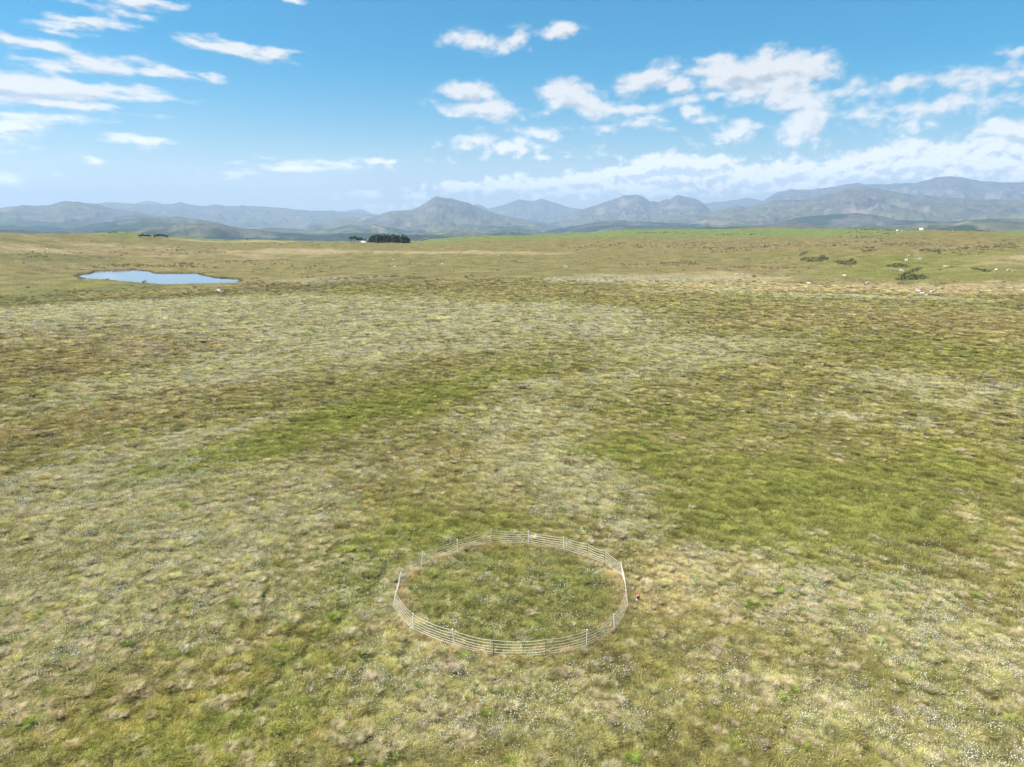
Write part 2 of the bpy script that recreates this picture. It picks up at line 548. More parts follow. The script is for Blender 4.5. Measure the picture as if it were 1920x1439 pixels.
def simple_mat(name, c, rough=0.7, var=0.15, scale=3.0, spec=0.3):
    m, N = new_mat(name)
    b = N.n('ShaderNodeBsdfPrincipled')
    o = N.n('ShaderNodeOutputMaterial')
    t = N.n('ShaderNodeTexCoord')
    n = N.noise(t.outputs['Object'], scale, 3.0)
    f = N.ramp(n.outputs[0], 0.3, 0.7, 1 - var, 1 + var)
    cc = N.vmath('MULTIPLY', (c[0], c[1], c[2]), (1, 1, 1))
    sc = N.n('ShaderNodeVectorMath', operation='SCALE')
    N.put(sc.inputs[0], cc)
    N.put(sc.inputs['Scale'], f)
    N.put(b.inputs['Base Color'], sc.outputs[0])
    b.inputs['Roughness'].default_value = rough
    b.inputs['Specular IOR Level'].default_value = spec
    N.put(o.inputs[0], b.outputs[0])
    return m


# ------------------------------------------------------------------ moor ground
def ground_material():
    m, N = new_mat("moor_turf")
    b = N.n('ShaderNodeBsdfPrincipled')
    o = N.n('ShaderNodeOutputMaterial')
    a = N.n('ShaderNodeAttribute', attribute_name="turf")
    g = N.n('ShaderNodeNewGeometry')
    P = g.outputs['Position']
    n1 = N.noise(P, 0.9, 5.0, 0.65)
    n2 = N.noise(P, 0.12, 5.0, 0.6)
    n3 = N.noise(P, 6.0, 3.0, 0.6)
    c = a.outputs['Color']
    f1 = N.ramp(n1.outputs[0], 0.28, 0.72, 0.62, 1.45)
    f2 = N.ramp(n2.outputs[0], 0.3, 0.7, 0.8, 1.22)
    f3 = N.ramp(n3.outputs[0], 0.3, 0.7, 0.75, 1.25)
    f = N.math('MULTIPLY', N.math('MULTIPLY', f1, f2), f3)
    s = N.n('ShaderNodeVectorMath', operation='SCALE')
    N.put(s.inputs[0], c)
    N.put(s.inputs['Scale'], f)
    # pale flecks of cotton heads and bleached leaves where cotton grass grows
    w = N.n('ShaderNodeAttribute', attribute_name="heads")
    v = N.n('ShaderNodeTexVoronoi')
    N.put(v.inputs['Vector'], P)
    v.inputs['Scale'].default_value = 1.3
    n4 = N.noise(P, 0.35, 3.0, 0.6)
    fl = N.math('MULTIPLY', N.ramp(v.outputs['Distance'], 0.30, 0.12), N.ramp(n4.outputs[0], 0.42, 0.62))
    fl = N.math('MULTIPLY', fl, w.outputs['Fac'])
    cc = N.mix(fl, s.outputs[0], (0.62, 0.60, 0.47, 1))
    # dark gaps: peat, and shade on the litter between clumps put into the colour
    n5 = N.noise(P, 0.5, 4.0, 0.7)
    gp = N.ramp(n5.outputs[0], 0.62, 0.72, 0.0, 0.45)
    cc = N.mix(gp, cc, (0.07, 0.062, 0.026, 1))
    N.put(b.inputs['Base Color'], cc)
    b.inputs['Roughness'].default_value = 0.95
    b.inputs['Specular IOR Level'].default_value = 0.1
    bp = N.n('ShaderNodeBump')
    bp.inputs['Strength'].default_value = 0.9
    bp.inputs['Distance'].default_value = 0.5
    N.put(bp.inputs['Height'], N.math('ADD', n1.outputs[0], N.math('MULTIPLY', n5.outputs[0], 0.8)))
    N.put(b.inputs['Normal'], bp.outputs[0])
    N.put(o.inputs[0], b.outputs[0])
    return m


def radii():
    r = [1.0]
    while r[-1] < 12000:
        q = r[-1]
        if q < 24: s = 1.2
        elif q < 1150: s = max(0.16, min(3.4, q * q / (CAM_H * 710.0) * 1.25 + 0.06))
        else: s = q * 0.09
        r.append(q + s)
    return np.array(r)


RR = radii()
a_f = np.arange(-0.70, 0.7001, 0.0021)
a_l = -0.70 - np.cumsum(np.geomspace(0.004, 0.16, 40))
a_l = a_l[a_l > -math.pi]
a_r = -a_l
AZ = np.concatenate([a_l[::-1], a_f, a_r])
na, nr = len(AZ), len(RR)
AA, RG = np.meshgrid(AZ, RR)          # rows: radius
GX = (RG * np.sin(AA)).ravel(); GY = (RG * np.cos(AA)).ravel()
GZ = height(GX, GY)
cov = cover_at(GX, GY)
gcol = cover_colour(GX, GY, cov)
rg = np.hypot(GX, GY)
# peat bank round the pool, pale wheel ruts, sandy spots trodden along the fence line
msk = (np.abs(GX - POND[:, 0].mean()) < 120) & (np.abs(GY - POND[:, 1].mean()) < 160)
sdp = np.full(GX.shape, 99.0)
sdp[msk] = poly_sd(GX[msk], GY[msk], POND) + 1.8 * fbm(GX[msk], GY[msk], 6, 3, 21)
pk = (1 - sstep(0.3, 2.0, sdp + 1.2 * fbm(GX, GY, 5, 2, 77)))[:, None]
gcol = gcol * (1 - pk) + np.array((0.040, 0.030, 0.018)) * pk
for off in (0.0, 4.5):
    P = np.array([at(x + off, y)[:2] for x, y in ((1714, 470), (1716, 476), (1719, 481), (1722, 486))])
    k = (1 - sstep(0.2, 1.0, line_d(GX, GY, P)))[:, None] * 0.7
    gcol = gcol * (1 - k) + np.array((0.30, 0.27, 0.13)) * k
fd = np.abs(np.hypot(GX - FENCE_C[0], (GY - FENCE_C[1])) - 6.4)
tr = track_amt(GX, GY)[:, None] * 0.6
gcol = gcol * (1 - tr) + np.array((0.07, 0.075, 0.022)) * tr
grey = (sstep(200, 330, rg) * .14 * (1 - cov['field']))[:, None]
gcol = gcol * (1 - grey) + np.array((0.24, 0.235, 0.125)) * grey
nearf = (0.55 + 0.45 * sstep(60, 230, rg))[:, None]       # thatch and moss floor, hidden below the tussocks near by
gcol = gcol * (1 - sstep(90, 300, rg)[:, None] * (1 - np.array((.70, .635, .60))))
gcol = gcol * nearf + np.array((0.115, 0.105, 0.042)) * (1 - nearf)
far = sstep(1400, 2600, rg)[:, None]
gcol = gcol * (1 - far) + np.array((0.09, 0.12, 0.05)) * far
ia, ir = np.meshgrid(np.arange(na - 1), np.arange(nr - 1))
v0 = (ir * na + ia).ravel()
gf = np.stack([v0, v0 + na, v0 + na + 1, v0 + 1], 1)
# close the circle behind the camera and the middle
ib = np.arange(nr - 1) * na
gf = np.concatenate([gf, np.stack([ib + na - 1, ib + 2 * na - 1, ib + na, ib], 1)])
gco = np.stack([GX, GY, GZ], 1)
gco = np.concatenate([gco, [[0, 0, hz(0, 0)]]])
cidx = len(gco) - 1
ring0 = np.arange(na)
gtri = np.stack([np.full(na, cidx), ring0, np.roll(ring0, -1)], 1)
mat_ground = ground_material()
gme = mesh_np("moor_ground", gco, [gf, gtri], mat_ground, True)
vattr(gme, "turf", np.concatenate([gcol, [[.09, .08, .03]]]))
vattr(gme, "heads", np.concatenate([cov['cotton'] * 0.9 * sstep(60, 200, rg) + cov['tan'] * 0.35 * sstep(60, 200, rg), [0]]), 'FLOAT')
ground = add_obj("ground", gme)
tag(ground, "rolling open moorland of rough grass", kind='structure')

# ------------------------------------------------------------------ pool
mw, N = new_mat("pool_water")
b = N.n('ShaderNodeBsdfPrincipled'); o = N.n('ShaderNodeOutputMaterial')
b.inputs['Base Color'].default_value = (0.10, 0.13, 0.18, 1)
b.inputs['Roughness'].default_value = 0.06
b.inputs['IOR'].default_value = 1.33
gq = N.n('ShaderNodeNewGeometry')
bn = N.noise(N.vmath('MULTIPLY', gq.outputs['Position'], (1, 0.35, 1)), 1.2, 3.0)
bp = N.n('ShaderNodeBump'); bp.inputs['Strength'].default_value = 0.15; bp.inputs['Distance'].default_value = 0.05
N.put(bp.inputs['Height'], bn.outputs[0]); N.put(b.inputs['Normal'], bp.outputs[0])
N.put(o.inputs[0], b.outputs[0])
pc = POND.mean(0)
wp = [(pc[0] + (p[0] - pc[0]) * 1.12, pc[1] + (p[1] - pc[1]) * 1.12, WL) for p in POND]
wme = bpy.data.meshes.new("water")
wme.from_pydata(wp, [], [list(range(len(wp)))[::-1]])
wme.materials.append(mw)
wob = add_obj("water", wme)
if wme.polygons[0].normal.z < 0: wme.flip_normals()
tag(wob, "small moorland pool reflecting the pale blue sky", kind='structure')

# ------------------------------------------------------------------ clouds
# one far shell of sky; each entry is a bank or shred of cloud:
# (across, up from the frame's corner, half width, half height, tilt, amount), turned into directions of the sky
CLOUDS = [
    # big bright cumulus, right
    (1430, 135, 95, 26, 0, 1.25), (1385, 132, 70, 20, 0, 1.1), (1470, 150, 55, 32, 0, 1.15), (1430, 160, 60, 24, 0, 1.1), (1340, 138, 40, 12, 0, .8),
    (1440, 180, 36, 10, 0, .6),
    (1215, 145, 52, 17, .35, 1.0), (1250, 128, 28, 8, .1, .8), (1195, 163, 32, 9, 0, .8), (1275, 158, 24, 11, 0, .85),
    # centre pair
    (868, 175, 36, 16, 0, 1.1), (905, 205, 72, 14, -.05, 1.15), (945, 205, 36, 11, 0, .8), (875, 187, 30, 10, 0, .7),
    (1055, 180, 40, 22, 0, 1.05), (1090, 193, 60, 18, -.3, 1.05), (1145, 207, 40, 9, -.2, .8), (1190, 204, 32, 6, 0, .6),
    (888, 75, 40, 17, 0, .62), (965, 78, 34, 15, .1, .66), (1047, 60, 32, 13, .1, .9),
    # scattered middle right
    (1240, 200, 50, 8, .1, .55), (1300, 190, 34, 9, .1, .7), (1295, 208, 20, 12, 0, .75), (1322, 222, 30, 9, 0, .7), (1250, 243, 30, 8, 0, .6), (1190, 235, 34, 9, 0, .6),
    (1140, 240, 26, 9, 0, .6), (1080, 243, 34, 8, 0, .55), (1210, 225, 50, 7, .0, .5), (1350, 240, 24, 8, 0, .5),
    (1345, 180, 40, 7, .1, .5), (1510, 228, 36, 22, .3, 1.05), (1495, 195, 44, 16, .1, .75), (1540, 185, 36, 14, .1, .6), (1530, 160, 26, 9, 0, .6),
    (1390, 250, 54, 14, .1, .75), (1420, 240, 40, 10, 0, .7),
    (900, 265, 50, 14, 0, .75), (960, 272, 70, 14, 0, .65), (1000, 250, 50, 10, 0, .6), (1030, 262, 30, 8, 0, .5), (860, 275, 36, 5, 0, .5), (975, 248, 36, 6, -.1, .5), (1135, 290, 20, 8, -.2, .4), (1020, 297, 16, 6, 0, .4),
    (1608, 150, 26, 12, 0, .55), (1625, 166, 18, 7, 0, .5), (1700, 158, 60, 13, 0, .62), (1770, 160, 50, 14, 0, .5), (1840, 152, 50, 16, 0, .75), (1885, 158, 32, 12, 0, .6), (1912, 140, 16, 12, 0, .6),
    (1720, 200, 70, 12, 0, .62), (1800, 192, 80, 15, .05, .6), (1890, 190, 70, 14, 0, .6), (1620, 213, 50, 14, 0, .65), (1650, 220, 40, 7, 0, .6), (1580, 210, 40, 8, 0, .45),
    (1705, 250, 60, 14, .05, .45), (1760, 268, 50, 9, 0, .35), (1890, 250, 46, 17, 0, .95), (1930, 252, 50, 15, 0, .9), (1530, 262, 22, 5, 0, .3),
    # horizon banks
    (1250, 308, 60, 16, .05, 1.15), (1310, 310, 60, 16, 0, 1.1), (1180, 326, 60, 13, 0, 1.0), (1230, 335, 110, 14, 0, .85), (1340, 330, 60, 14, 0, .75),
    (1080, 340, 70, 12, .05, .85), (1020, 345, 60, 14, 0, .85), (950, 352, 60, 12, 0, .8), (870, 352, 50, 8, 0, .6), (1120, 355, 200, 14, 0, .65), (1150, 335, 24, 12, 0, .8),
    (1400, 335, 90, 22, 0, .6), (1480, 328, 60, 22, .1, .9), (1540, 325, 60, 18, 0, .9), (1500, 350, 90, 12, 0, .8), (1620, 300, 70, 18, .2, .9), (1680, 285, 60, 16, .1, .95),
    (1600, 325, 80, 18, 0, .8), (1700, 310, 100, 22, 0, .8), (1790, 280, 60, 14, .2, .95), (1850, 270, 60, 14, 0, .9), (1900, 285, 60, 16, 0, .9), (1850, 310, 110, 24, 0, .85), (1930, 320, 60, 30, 0, .85),
    (1780, 318, 40, 12, 0, .8), (700, 362, 16, 8, 0, .75), (660, 372, 60, 8, 0, .3), (780, 368, 40, 8, 0, .45), (705, 390, 60, 6, 0, .45),
    # left streaks
    (145, 42, 56, 9, .06, .85), (185, 38, 26, 5, .1, .6), (228, 27, 40, 6, -.08, .55), (90, 57, 44, 4, 0, .4), (245, 3, 50, 9, 0, .85), (140, 2, 50, 5, 0, .5), (20, 74, 30, 6, -.1, .75), (75, 84, 44, 7, -.05, .6),
    (445, 92, 60, 11, -.17, .85), (365, 80, 24, 7, -.1, .75), (505, 98, 42, 9, .05, .85), (475, 103, 40, 6, 0, .8),
    (185, 122, 76, 11, .06, .9), (130, 132, 50, 7, 0, .8), (200, 136, 40, 5, 0, .6), (300, 134, 46, 9, -.1, .8), (335, 143, 30, 6, -.1, .8), (398, 146, 24, 6, -.08, .85), (235, 104, 26, 5, 0, .35),
    (80, 168, 130, 22, -.03, 1.0), (180, 163, 80, 10, -.08, .9), (60, 188, 110, 9, 0, .9), (240, 174, 44, 4, -.1, .7), (140, 190, 50, 7, 0, .7),
    (30, 215, 90, 10, 0, .7), (20, 235, 80, 14, .1, .75), (0, 255, 60, 10, 0, .65), (90, 246, 40, 4, 0, .4), (80, 215, 70, 5, 0, .45),
    (266, 264, 40, 8, -.02, .95), (187, 306, 14, 5, 0, .8), (375, 320, 10, 4, -.1, .6), (540, 315, 90, 8, .05, .62), (620, 308, 90, 7, -.02, .62), (700, 304, 80, 5, 0, .6), (470, 322, 40, 8, 0, .6), (500, 335, 50, 4, 0, .3),
    (548, 1, 24, 4, 0, .7), (1900, 97, 30, 6, 0, .35), (1860, 97, 26, 5, 0, .2),
    # outside the frame
    (-300, 120, 160, 20, 0, .9), (-500, 240, 200, 26, 0, .9), (2200, 150, 130, 30, 0, .9), (2400, 260, 200, 30, 0, .9), (-150, 330, 140, 12, 0, .6),
]
CA = np.arange(-0.95, 0.95, 0.00125)
CE = np.arange(-0.01, 0.42, 0.00115)
ca_, ce_ = np.meshgrid(CA, CE)
ca_ = ca_.ravel(); ce_ = ce_.ravel()


def cloud_density(a, e):
    wa = a + 0.014 * fbm(a, e * 1.6, 0.055, 4, 201, .6)
    we = e + 0.007 * fbm(a, e * 1.6, 0.055, 4, 202, .6)
    acc = np.full(a.shape, -0.6)
    for (cx, cy, hw, hh, tilt, amt) in CLOUDS:
        a0, e0 = az_el(cx, cy)
        amt = amt + (.4 if cy > 290 and cx > 840 else 0)
        ra, re = hw / FOC * 1.03, hh / FOC * 1.06
        i = np.flatnonzero((np.abs(wa - a0) < ra * 2.6) & (np.abs(we - e0) < re * 2.6 + abs(tilt) * ra * 2.6))
        da = wa[i] - a0; de = we[i] - e0 - tilt * (wa[i] - a0)
        L = np.sqrt((da / ra)**2 + (de / re)**2)
        f = amt * (1.0 - 0.62 * L)
        g = acc[i]
        h = np.clip(0.5 + 0.5 * (f - g) / 0.2, 0, 1)
        acc[i] = g * (1 - h) + f * h + 0.2 * 0.5 * h * (1 - h)
    puff = np.abs(vnoise(a / .022, e * 1.5 / .022, 204)) + .5 * np.abs(vnoise(a / .010, e * 1.5 / .010, 205)) + .28 * np.abs(vnoise(a / .0048, e * 1.4 / .0048, 206)) + .14 * np.abs(vnoise(a / .0023, e * 1.3 / .0023, 207))
    lump = 0.62 * fbm(a, e * 1.9, 0.05, 5, 203, .5) + (0.26 + .5 * sstep(.12, .06, e)) * (puff - 0.5)
    strk = 0.85 * fbm(a + e * .8, e * 3.6, 0.05, 6, 208, .56)
    m = sstep(-0.14, -0.26, a)
    n = lump * (1 - m) + strk * m
    return acc + n - 0.10


cd0 = cloud_density(ca_, ce_)
cd1 = cloud_density(ca_ - 0.006, ce_ + 0.007)       # what lies between the cloud and the sun
cdn = sstep(0.0, 0.62, cd0)
lit = np.clip(0.95 + (cd0 - cd1) * 1.7 - 0.85 * sstep(0.55, 1.5, cd1), 0, 1)
DS = 60000.0
veil = 0.55 * np.exp(-(np.clip(ce_, 0, 1) / 0.082) ** 2) * (0.85 + 0.3 * fbm(ca_, ce_ * 4, 0.2, 4, 210))
lit = (lit * cdn + .6 * veil * (1 - cdn)) / np.maximum(cdn + veil * (1 - cdn), 1e-4)
cdn = 1 - (1 - cdn) * (1 - np.clip(veil, 0, 1))
cco = np.stack([np.sin(ca_) * np.cos(ce_) * DS, np.cos(ca_) * np.cos(ce_) * DS, np.sin(ce_) * DS + CAM_H], 1)
n1_, n2_ = len(CA), len(CE)
ia, ir = np.meshgrid(np.arange(n1_ - 1), np.arange(n2_ - 1))
v0 = (ir * n1_ + ia).ravel()
cf = np.stack([v0, v0 + 1, v0 + n1_ + 1, v0 + n1_], 1)
keep = (cdn[cf].max(1) > 0.004)
cf = cf[keep]
mcl, N = new_mat("cloud_shell")
mcl.cycles.emission_sampling = 'NONE'
a1 = N.n('ShaderNodeAttribute', attribute_name="cover")
a2 = N.n('ShaderNodeAttribute', attribute_name="lit")
em = N.n('ShaderNodeEmission')
N.put(em.inputs[0], N.mix(a2.outputs['Fac'], (0.55, 0.60, 0.66, 1), (0.96, 0.93, 0.89, 1)))
a3 = N.n('ShaderNodeAttribute', attribute_name="glow")
N.put(em.inputs[1], a3.outputs['Fac'])
tp = N.n('ShaderNodeBsdfTransparent')
mx = N.n('ShaderNodeMixShader')
N.put(mx.inputs[0], N.math('MULTIPLY', a1.outputs['Fac'], 0.95))
N.put(mx.inputs[1], tp.outputs[0]); N.put(mx.inputs[2], em.outputs[0])
o = N.n('ShaderNodeOutputMaterial'); N.put(o.inputs[0], mx.outputs[0])
cme = mesh_np("sky", cco, cf, mcl, True)
vattr(cme, "cover", cdn, 'FLOAT')
vattr(cme, "lit", lit, 'FLOAT')
vattr(cme, "glow", 0.49 + 0.60 * np.exp(-(np.clip(ce_, 0, 1) / 0.085) ** 2), 'FLOAT')
tag(add_obj("sky", cme), "summer clouds across a blue sky", kind='structure')

# ------------------------------------------------------------------ mountains
def mountain_material():
    m, N = new_mat("mountain_side")
    b = N.n('ShaderNodeBsdfPrincipled'); o = N.n('ShaderNodeOutputMaterial')
    a = N.n('ShaderNodeAttribute', attribute_name="cover")
    g = N.n('ShaderNodeNewGeometry')
    n1 = N.noise(g.outputs['Position'], 0.006, 6.0, 0.65)
    s = N.n('ShaderNodeVectorMath', operation='SCALE')
    N.put(s.inputs[0], a.outputs['Color'])
    N.put(s.inputs['Scale'], N.ramp(n1.outputs[0], 0.3, 0.7, 0.6, 1.4))
    N.put(b.inputs['Base Color'], s.outputs[0])
    b.inputs['Roughness'].default_value = 1.0
    b.inputs['Specular IOR Level'].default_value = 0.0
    N.put(o.inputs[0], b.outputs[0])
    return m


MAT_MT = mountain_material()
MOUNTAINS = [  # name, distance (m), depth in front, base height, roughness, kind of cover, crest as seen
 ('far_peak', 23000, 2600, -150, .5, 'high', [(225, 396), (255, 382), (262, 378.5), (278, 376.5), (293, 379), (312, 384), (340, 398)]),
 ('far_peak', 24000, 2600, -150, .4, 'high', [(625, 405), (640, 399), (655, 394), (672, 392), (685, 395), (700, 402), (720, 409)]),
 ('twin_peaks', 20000, 4500, -150, .8, 'high', [(860, 400), (885, 384.5), (895, 382.5), (905, 386), (915, 391), (928, 388), (940, 385), (958, 379), (972, 373), (985, 376), (1000, 377.5), (1015, 373), (1028, 376), (1040, 380), (1060, 387), (1075, 390), (1092, 392), (1120, 400), (1160, 410)]),
 ('far_ridge', 21000, 4500, -150, .6, 'high', [(1240, 400), (1290, 385), (1320, 381.5), (1360, 377.5), (1385, 373.5), (1400, 370.5), (1415, 373), (1430, 377), (1460, 390), (1500, 400)]),
 ('eastern_ridge', 17500, 6000, -180, .7, 'heath', [(150, 398), (180, 382), (195, 380), (210, 379), (230, 380.5), (250, 381.5), (280, 383), (300, 384), (320, 382), (340, 379.5), (360, 383.5), (380, 386), (402, 383.5), (430, 387), (460, 385), (490, 387), (520, 389), (560, 393), (600, 395), (622, 394.5), (640, 397), (680, 400), (720, 403), (770, 408), (830, 418)]),
 ('great_ridge', 18000, 7000, -180, .8, 'heath', [(1380, 400), (1415, 384), (1432, 375), (1450, 364), (1470, 357), (1485, 354), (1505, 356.5), (1525, 355), (1545, 352.5), (1562, 350), (1590, 344), (1605, 343.5), (1625, 346), (1660, 345), (1690, 344), (1715, 343), (1735, 338), (1755, 332.5), (1775, 330.5), (1800, 332), (1825, 337), (1843, 339), (1870, 341), (1920, 341), (2000, 345), (2150, 352), (2400, 360)]),
 ('rocky_massif', 15500, 5500, -180, 1.0, 'heath', [(1000, 425), (1040, 412), (1070, 400), (1095, 391.5), (1110, 386), (1130, 379), (1150, 373), (1170, 367.5), (1190, 365), (1205, 368), (1218, 376), (1235, 379), (1245, 373.5), (1258, 372.5), (1265, 367), (1272, 365), (1285, 368), (1300, 371), (1315, 378), (1325, 386), (1335, 398), (1360, 406), (1400, 414), (1450, 425)]),
 ('dark_long_hill', 12500, 5500, -180, .8, 'wood', [(-500, 372), (-250, 380), (-100, 386), (0, 389), (15, 387), (30, 385), (45, 384.5), (60, 385), (85, 384), (100, 381), (112, 378), (125, 377.5), (140, 377), (160, 380), (180, 383), (200, 389), (240, 394), (280, 400), (320, 405.5), (360, 410), (400, 417), (440, 426), (500, 438)]),
 ('steep_peak', 12500, 5500, -180, .9, 'heath', [(560, 424), (620, 414), (660, 408), (700, 404.5), (722, 398), (745, 394), (770, 392), (785, 387), (800, 378), (812, 370.5), (818, 367.5), (835, 370), (855, 374), (875, 380), (890, 386), (905, 392), (930, 400), (960, 407), (1000, 414), (1060, 424), (1110, 434)]),
 ('front_range', 12000, 5500, -180, .9, 'heath', [(1120, 425), (1180, 418), (1240, 410), (1290, 402), (1330, 397), (1360, 392), (1375, 388), (1390, 386.5), (1400, 388), (1425, 385), (1440, 379), (1450, 375.5), (1470, 374), (1500, 375), (1530, 368), (1560, 362), (1590, 353), (1625, 350.5), (1645, 352), (1670, 358), (1720, 366), (1760, 369), (1840, 374), (1920, 376), (2050, 376), (2300, 372), (2600, 378)]),
 ('low_hills', 8200, 3000, -190, .8, 'wood', [(-400, 400), (0, 420), (120, 424), (200, 416), (260, 408), (300, 406), (340, 408), (380, 411), (420, 420), (450, 428), (500, 425.5), (540, 427), (590, 432), (630, 428), (660, 422), (700, 421), (735, 425), (760, 431), (820, 434), (900, 430), (960, 429), (1020, 430), (1060, 427), (1100, 420), (1140, 413.5), (1160, 411.5), (1200, 415), (1250, 418), (1300, 416), (1340, 412), (1400, 416), (1470, 413), (1530, 403), (1570, 399), (1610, 399.5), (1640, 403), (1680, 412), (1760, 415), (1850, 410), (1920, 408), (2200, 400)]),
 ('wooded_rise', 5600, 2000, -190, .8, 'wood', [(-200, 432), (0, 430), (150, 434), (300, 425), (340, 420), (380, 417), (420, 421), (450, 428), (470, 431), (520, 434), (600, 440), (660, 436), (720, 437), (800, 438), (860, 434), (940, 436), (1050, 439), (1200, 432), (1400, 424), (1500, 418), (1580, 424), (1700, 420), (1820, 414), (1920, 418), (2200, 420)]),
]


def build_mountain(name, D, front, base, rough, kind, crest, seed):
    caz = np.array([az_el(x, y)[0] for x, y in crest]); cel = np.array([az_el(x, y)[1] for x, y in crest])
    a = np.arange(caz[0], caz[-1], 0.0011)
    back = front * 0.5
    rr = np.concatenate([np.linspace(D - front, D, 90), np.linspace(D, D + back, 14)[1:]])
    A_, R_ = np.meshgrid(a, rr)
    A = A_.ravel(); Rr = R_.ravel()
    x = np.sin(A) * Rr; y = np.cos(A) * Rr
    hc = CAM_H + D * np.tan(np.interp(A, caz, cel))
    edge = sstep(0, 0.012, A - caz[0]) * sstep(0, 0.012, caz[-1] - A)
    hc = hc + rough * (34 * (ridged(A * D, A * 0 + seed, 520, 5, seed + 8) - .62) + 10 * fbm(A * D, A * 0 + seed, 120, 3, seed + 11))
    hc = base + (hc - base) * edge
    u = np.clip(1 - (D - Rr) / front, 0, 1)
    ub = np.clip(1 - (Rr - D) / back, 0, 1)
    meander = 0.22 * fbm(x, y, D * 0.13, 3, seed)
    prof = np.where(Rr <= D, (u ** (1.15 + meander)), ub)
    H = hc - base
    rg_ = ridged(x + 0.4 * fbm(x, y, 2500, 2, seed + 1) * 2000, y, 1900, 6, seed + 2) - 0.62
    z = base + H * prof + rough * H * (0.70 * rg_ + .3 * (ridged(x, y, 650, 4, seed + 12) - .62)) * np.where(Rr <= D, u * (1 - u) * 2.6, ub * 0.1)
    z = z + rough * ((fbm(x, y, 420, 4, seed + 3, .6) - .5 * ridged(x, y, 600, 4, seed + 4) + .3) * 52) * np.where(Rr <= D, np.clip(u * 4, 0, 1) * np.clip((1 - u) * 9, 0.16, 1), .2)
    n1_, n2_ = len(a), len(rr)
    ia, ir = np.meshgrid(np.arange(n1_ - 1), np.arange(n2_ - 1))
    v0 = (ir * n1_ + ia).ravel()
    f = np.stack([v0, v0 + n1_, v0 + n1_ + 1, v0 + 1], 1)
    # cover: woods and fields low down, heather, grass and rock above
    rel = np.clip((z - base) / 700.0, 0, 1)
    f1 = fbm(x, y, 900, 5, seed + 5, .6); f2 = fbm(x, y, 350, 4, seed + 6, .6); f3 = fbm(x, y, 1500, 4, seed + 7)
    grass = np.array((0.125, 0.125, 0.070)); heather = np.array((0.115, 0.105, 0.088)); rock = np.array((0.30, 0.28, 0.27))
    wood = np.array((0.028, 0.048, 0.024)); fieldc = np.array((0.21, 0.26, 0.11)); felled = np.array((0.34, 0.27, 0.20))
    w = sstep(-0.15, 0.25, f3 + (rel - .3) * .8)[:, None]
    c = grass * (1 - w) + heather * w
    slope = np.abs(np.gradient(z.reshape(A_.shape), axis=0)).ravel() / (front / 90)
    w = (sstep(0.22, 0.42, f2) * 0.25 + 0.4 * sstep(0.35, 0.8, slope) * sstep(.25, .6, rel))[:, None]
    c = c * (1 - w) + rock * w
    th = {'high': 1.2, 'heath': 0.16, 'wood': 0.75}[kind]
    if kind != 'high':
        w = (sstep(0.05, 0.25, (0.42 - rel) + 0.9 * f1) if kind == 'wood' else sstep(0.04, 0.2, (0.17 - rel) * 1.2 + f1 * .7))[:, None] * .88
        c = c * (1 - w) + wood * w
        w = (sstep(0.2, 0.3, f2 + .12) * sstep(0.2, 0.06, rel))[:, None] * .7
        c = c * (1 - w) + fieldc * w
        w = sstep(0.36, 0.46, fbm(x, y * .6, 700, 3, seed + 9) + .02)[:, None] * .35
        c = c * (1 - w) + felled * w
    me = mesh_np(name, np.stack([x, y, z], 1), f, MAT_MT, True)
    vattr(me, "cover", np.clip((c + (c - .1) * .35) * .66, 0.01, .8))
    return tag(add_obj(name, me), kind='structure')


for i, M in enumerate(MOUNTAINS):
    build_mountain('mountain', *M[1:], seed=300 + i * 17)

# ------------------------------------------------------------------ the air between
HX, HY0, HY1, HB, HT = 26000, -3000, 30000, -420.0, 1130.0
hco = [(sx * HX, yy, zz) for zz in (HB, HT) for yy in (HY0, HY1) for sx in (-1, 1)]
hme = bpy.data.meshes.new("haze")
hme.from_pydata(hco, [], [(0, 2, 3, 1), (4, 5, 7, 6), (0, 1, 5, 4), (2, 6, 7, 3), (0, 4, 6, 2), (1, 3, 7, 5)])
mh, N = new_mat("haze_air")
pv = N.n('ShaderNodeVolumePrincipled')
pv.inputs['Color'].default_value = (0.55, 0.755, 1.0, 1)
pv.inputs['Density'].default_value = 7.2e-5
pv.inputs['Anisotropy'].default_value = 0.1
o = N.n('ShaderNodeOutputMaterial'); N.put(o.inputs['Volume'], pv.outputs[0])
hme.materials.append(mh)
tag(add_obj("haze", hme), "pale blue haze over the valley and mountains", kind='stuff')

# ------------------------------------------------------------------ growth on the moor
def growth_material(name, inst=True, straw=(0.50, 0.43, 0.27), straw_amt=0.35, trans=0.33, rough=0.75):
    m, N = new_mat(name)
    d = N.n('ShaderNodeBsdfPrincipled'); o = N.n('ShaderNodeOutputMaterial')
    a = N.n('ShaderNodeAttribute', attribute_name="tint")
    a.attribute_type = 'INSTANCER' if inst else 'GEOMETRY'
    t = N.n('ShaderNodeAttribute', attribute_name="tone")
    s = N.n('ShaderNodeVectorMath', operation='SCALE')
    N.put(s.inputs[0], a.outputs['Color'])
    N.put(s.inputs['Scale'], N.ramp(t.outputs['Fac'], 0, 1, 0.62, 1.42, smooth=False))
    c = N.mix(N.ramp(t.outputs['Fac'], 0.80, 0.98, 0, straw_amt), s.outputs[0], c4(straw))
    N.put(d.inputs['Base Color'], c)
    d.inputs['Roughness'].default_value = rough
    d.inputs['Specular IOR Level'].default_value = 0.25
    tl = N.n('ShaderNodeBsdfTranslucent'); N.put(tl.inputs[0], c)
    mx = N.n('ShaderNodeMixShader'); mx.inputs[0].default_value = trans
    N.put(mx.inputs[1], d.outputs[0]); N.put(mx.inputs[2], tl.outputs[0])
    N.put(o.inputs[0], mx.outputs[0])
    return m


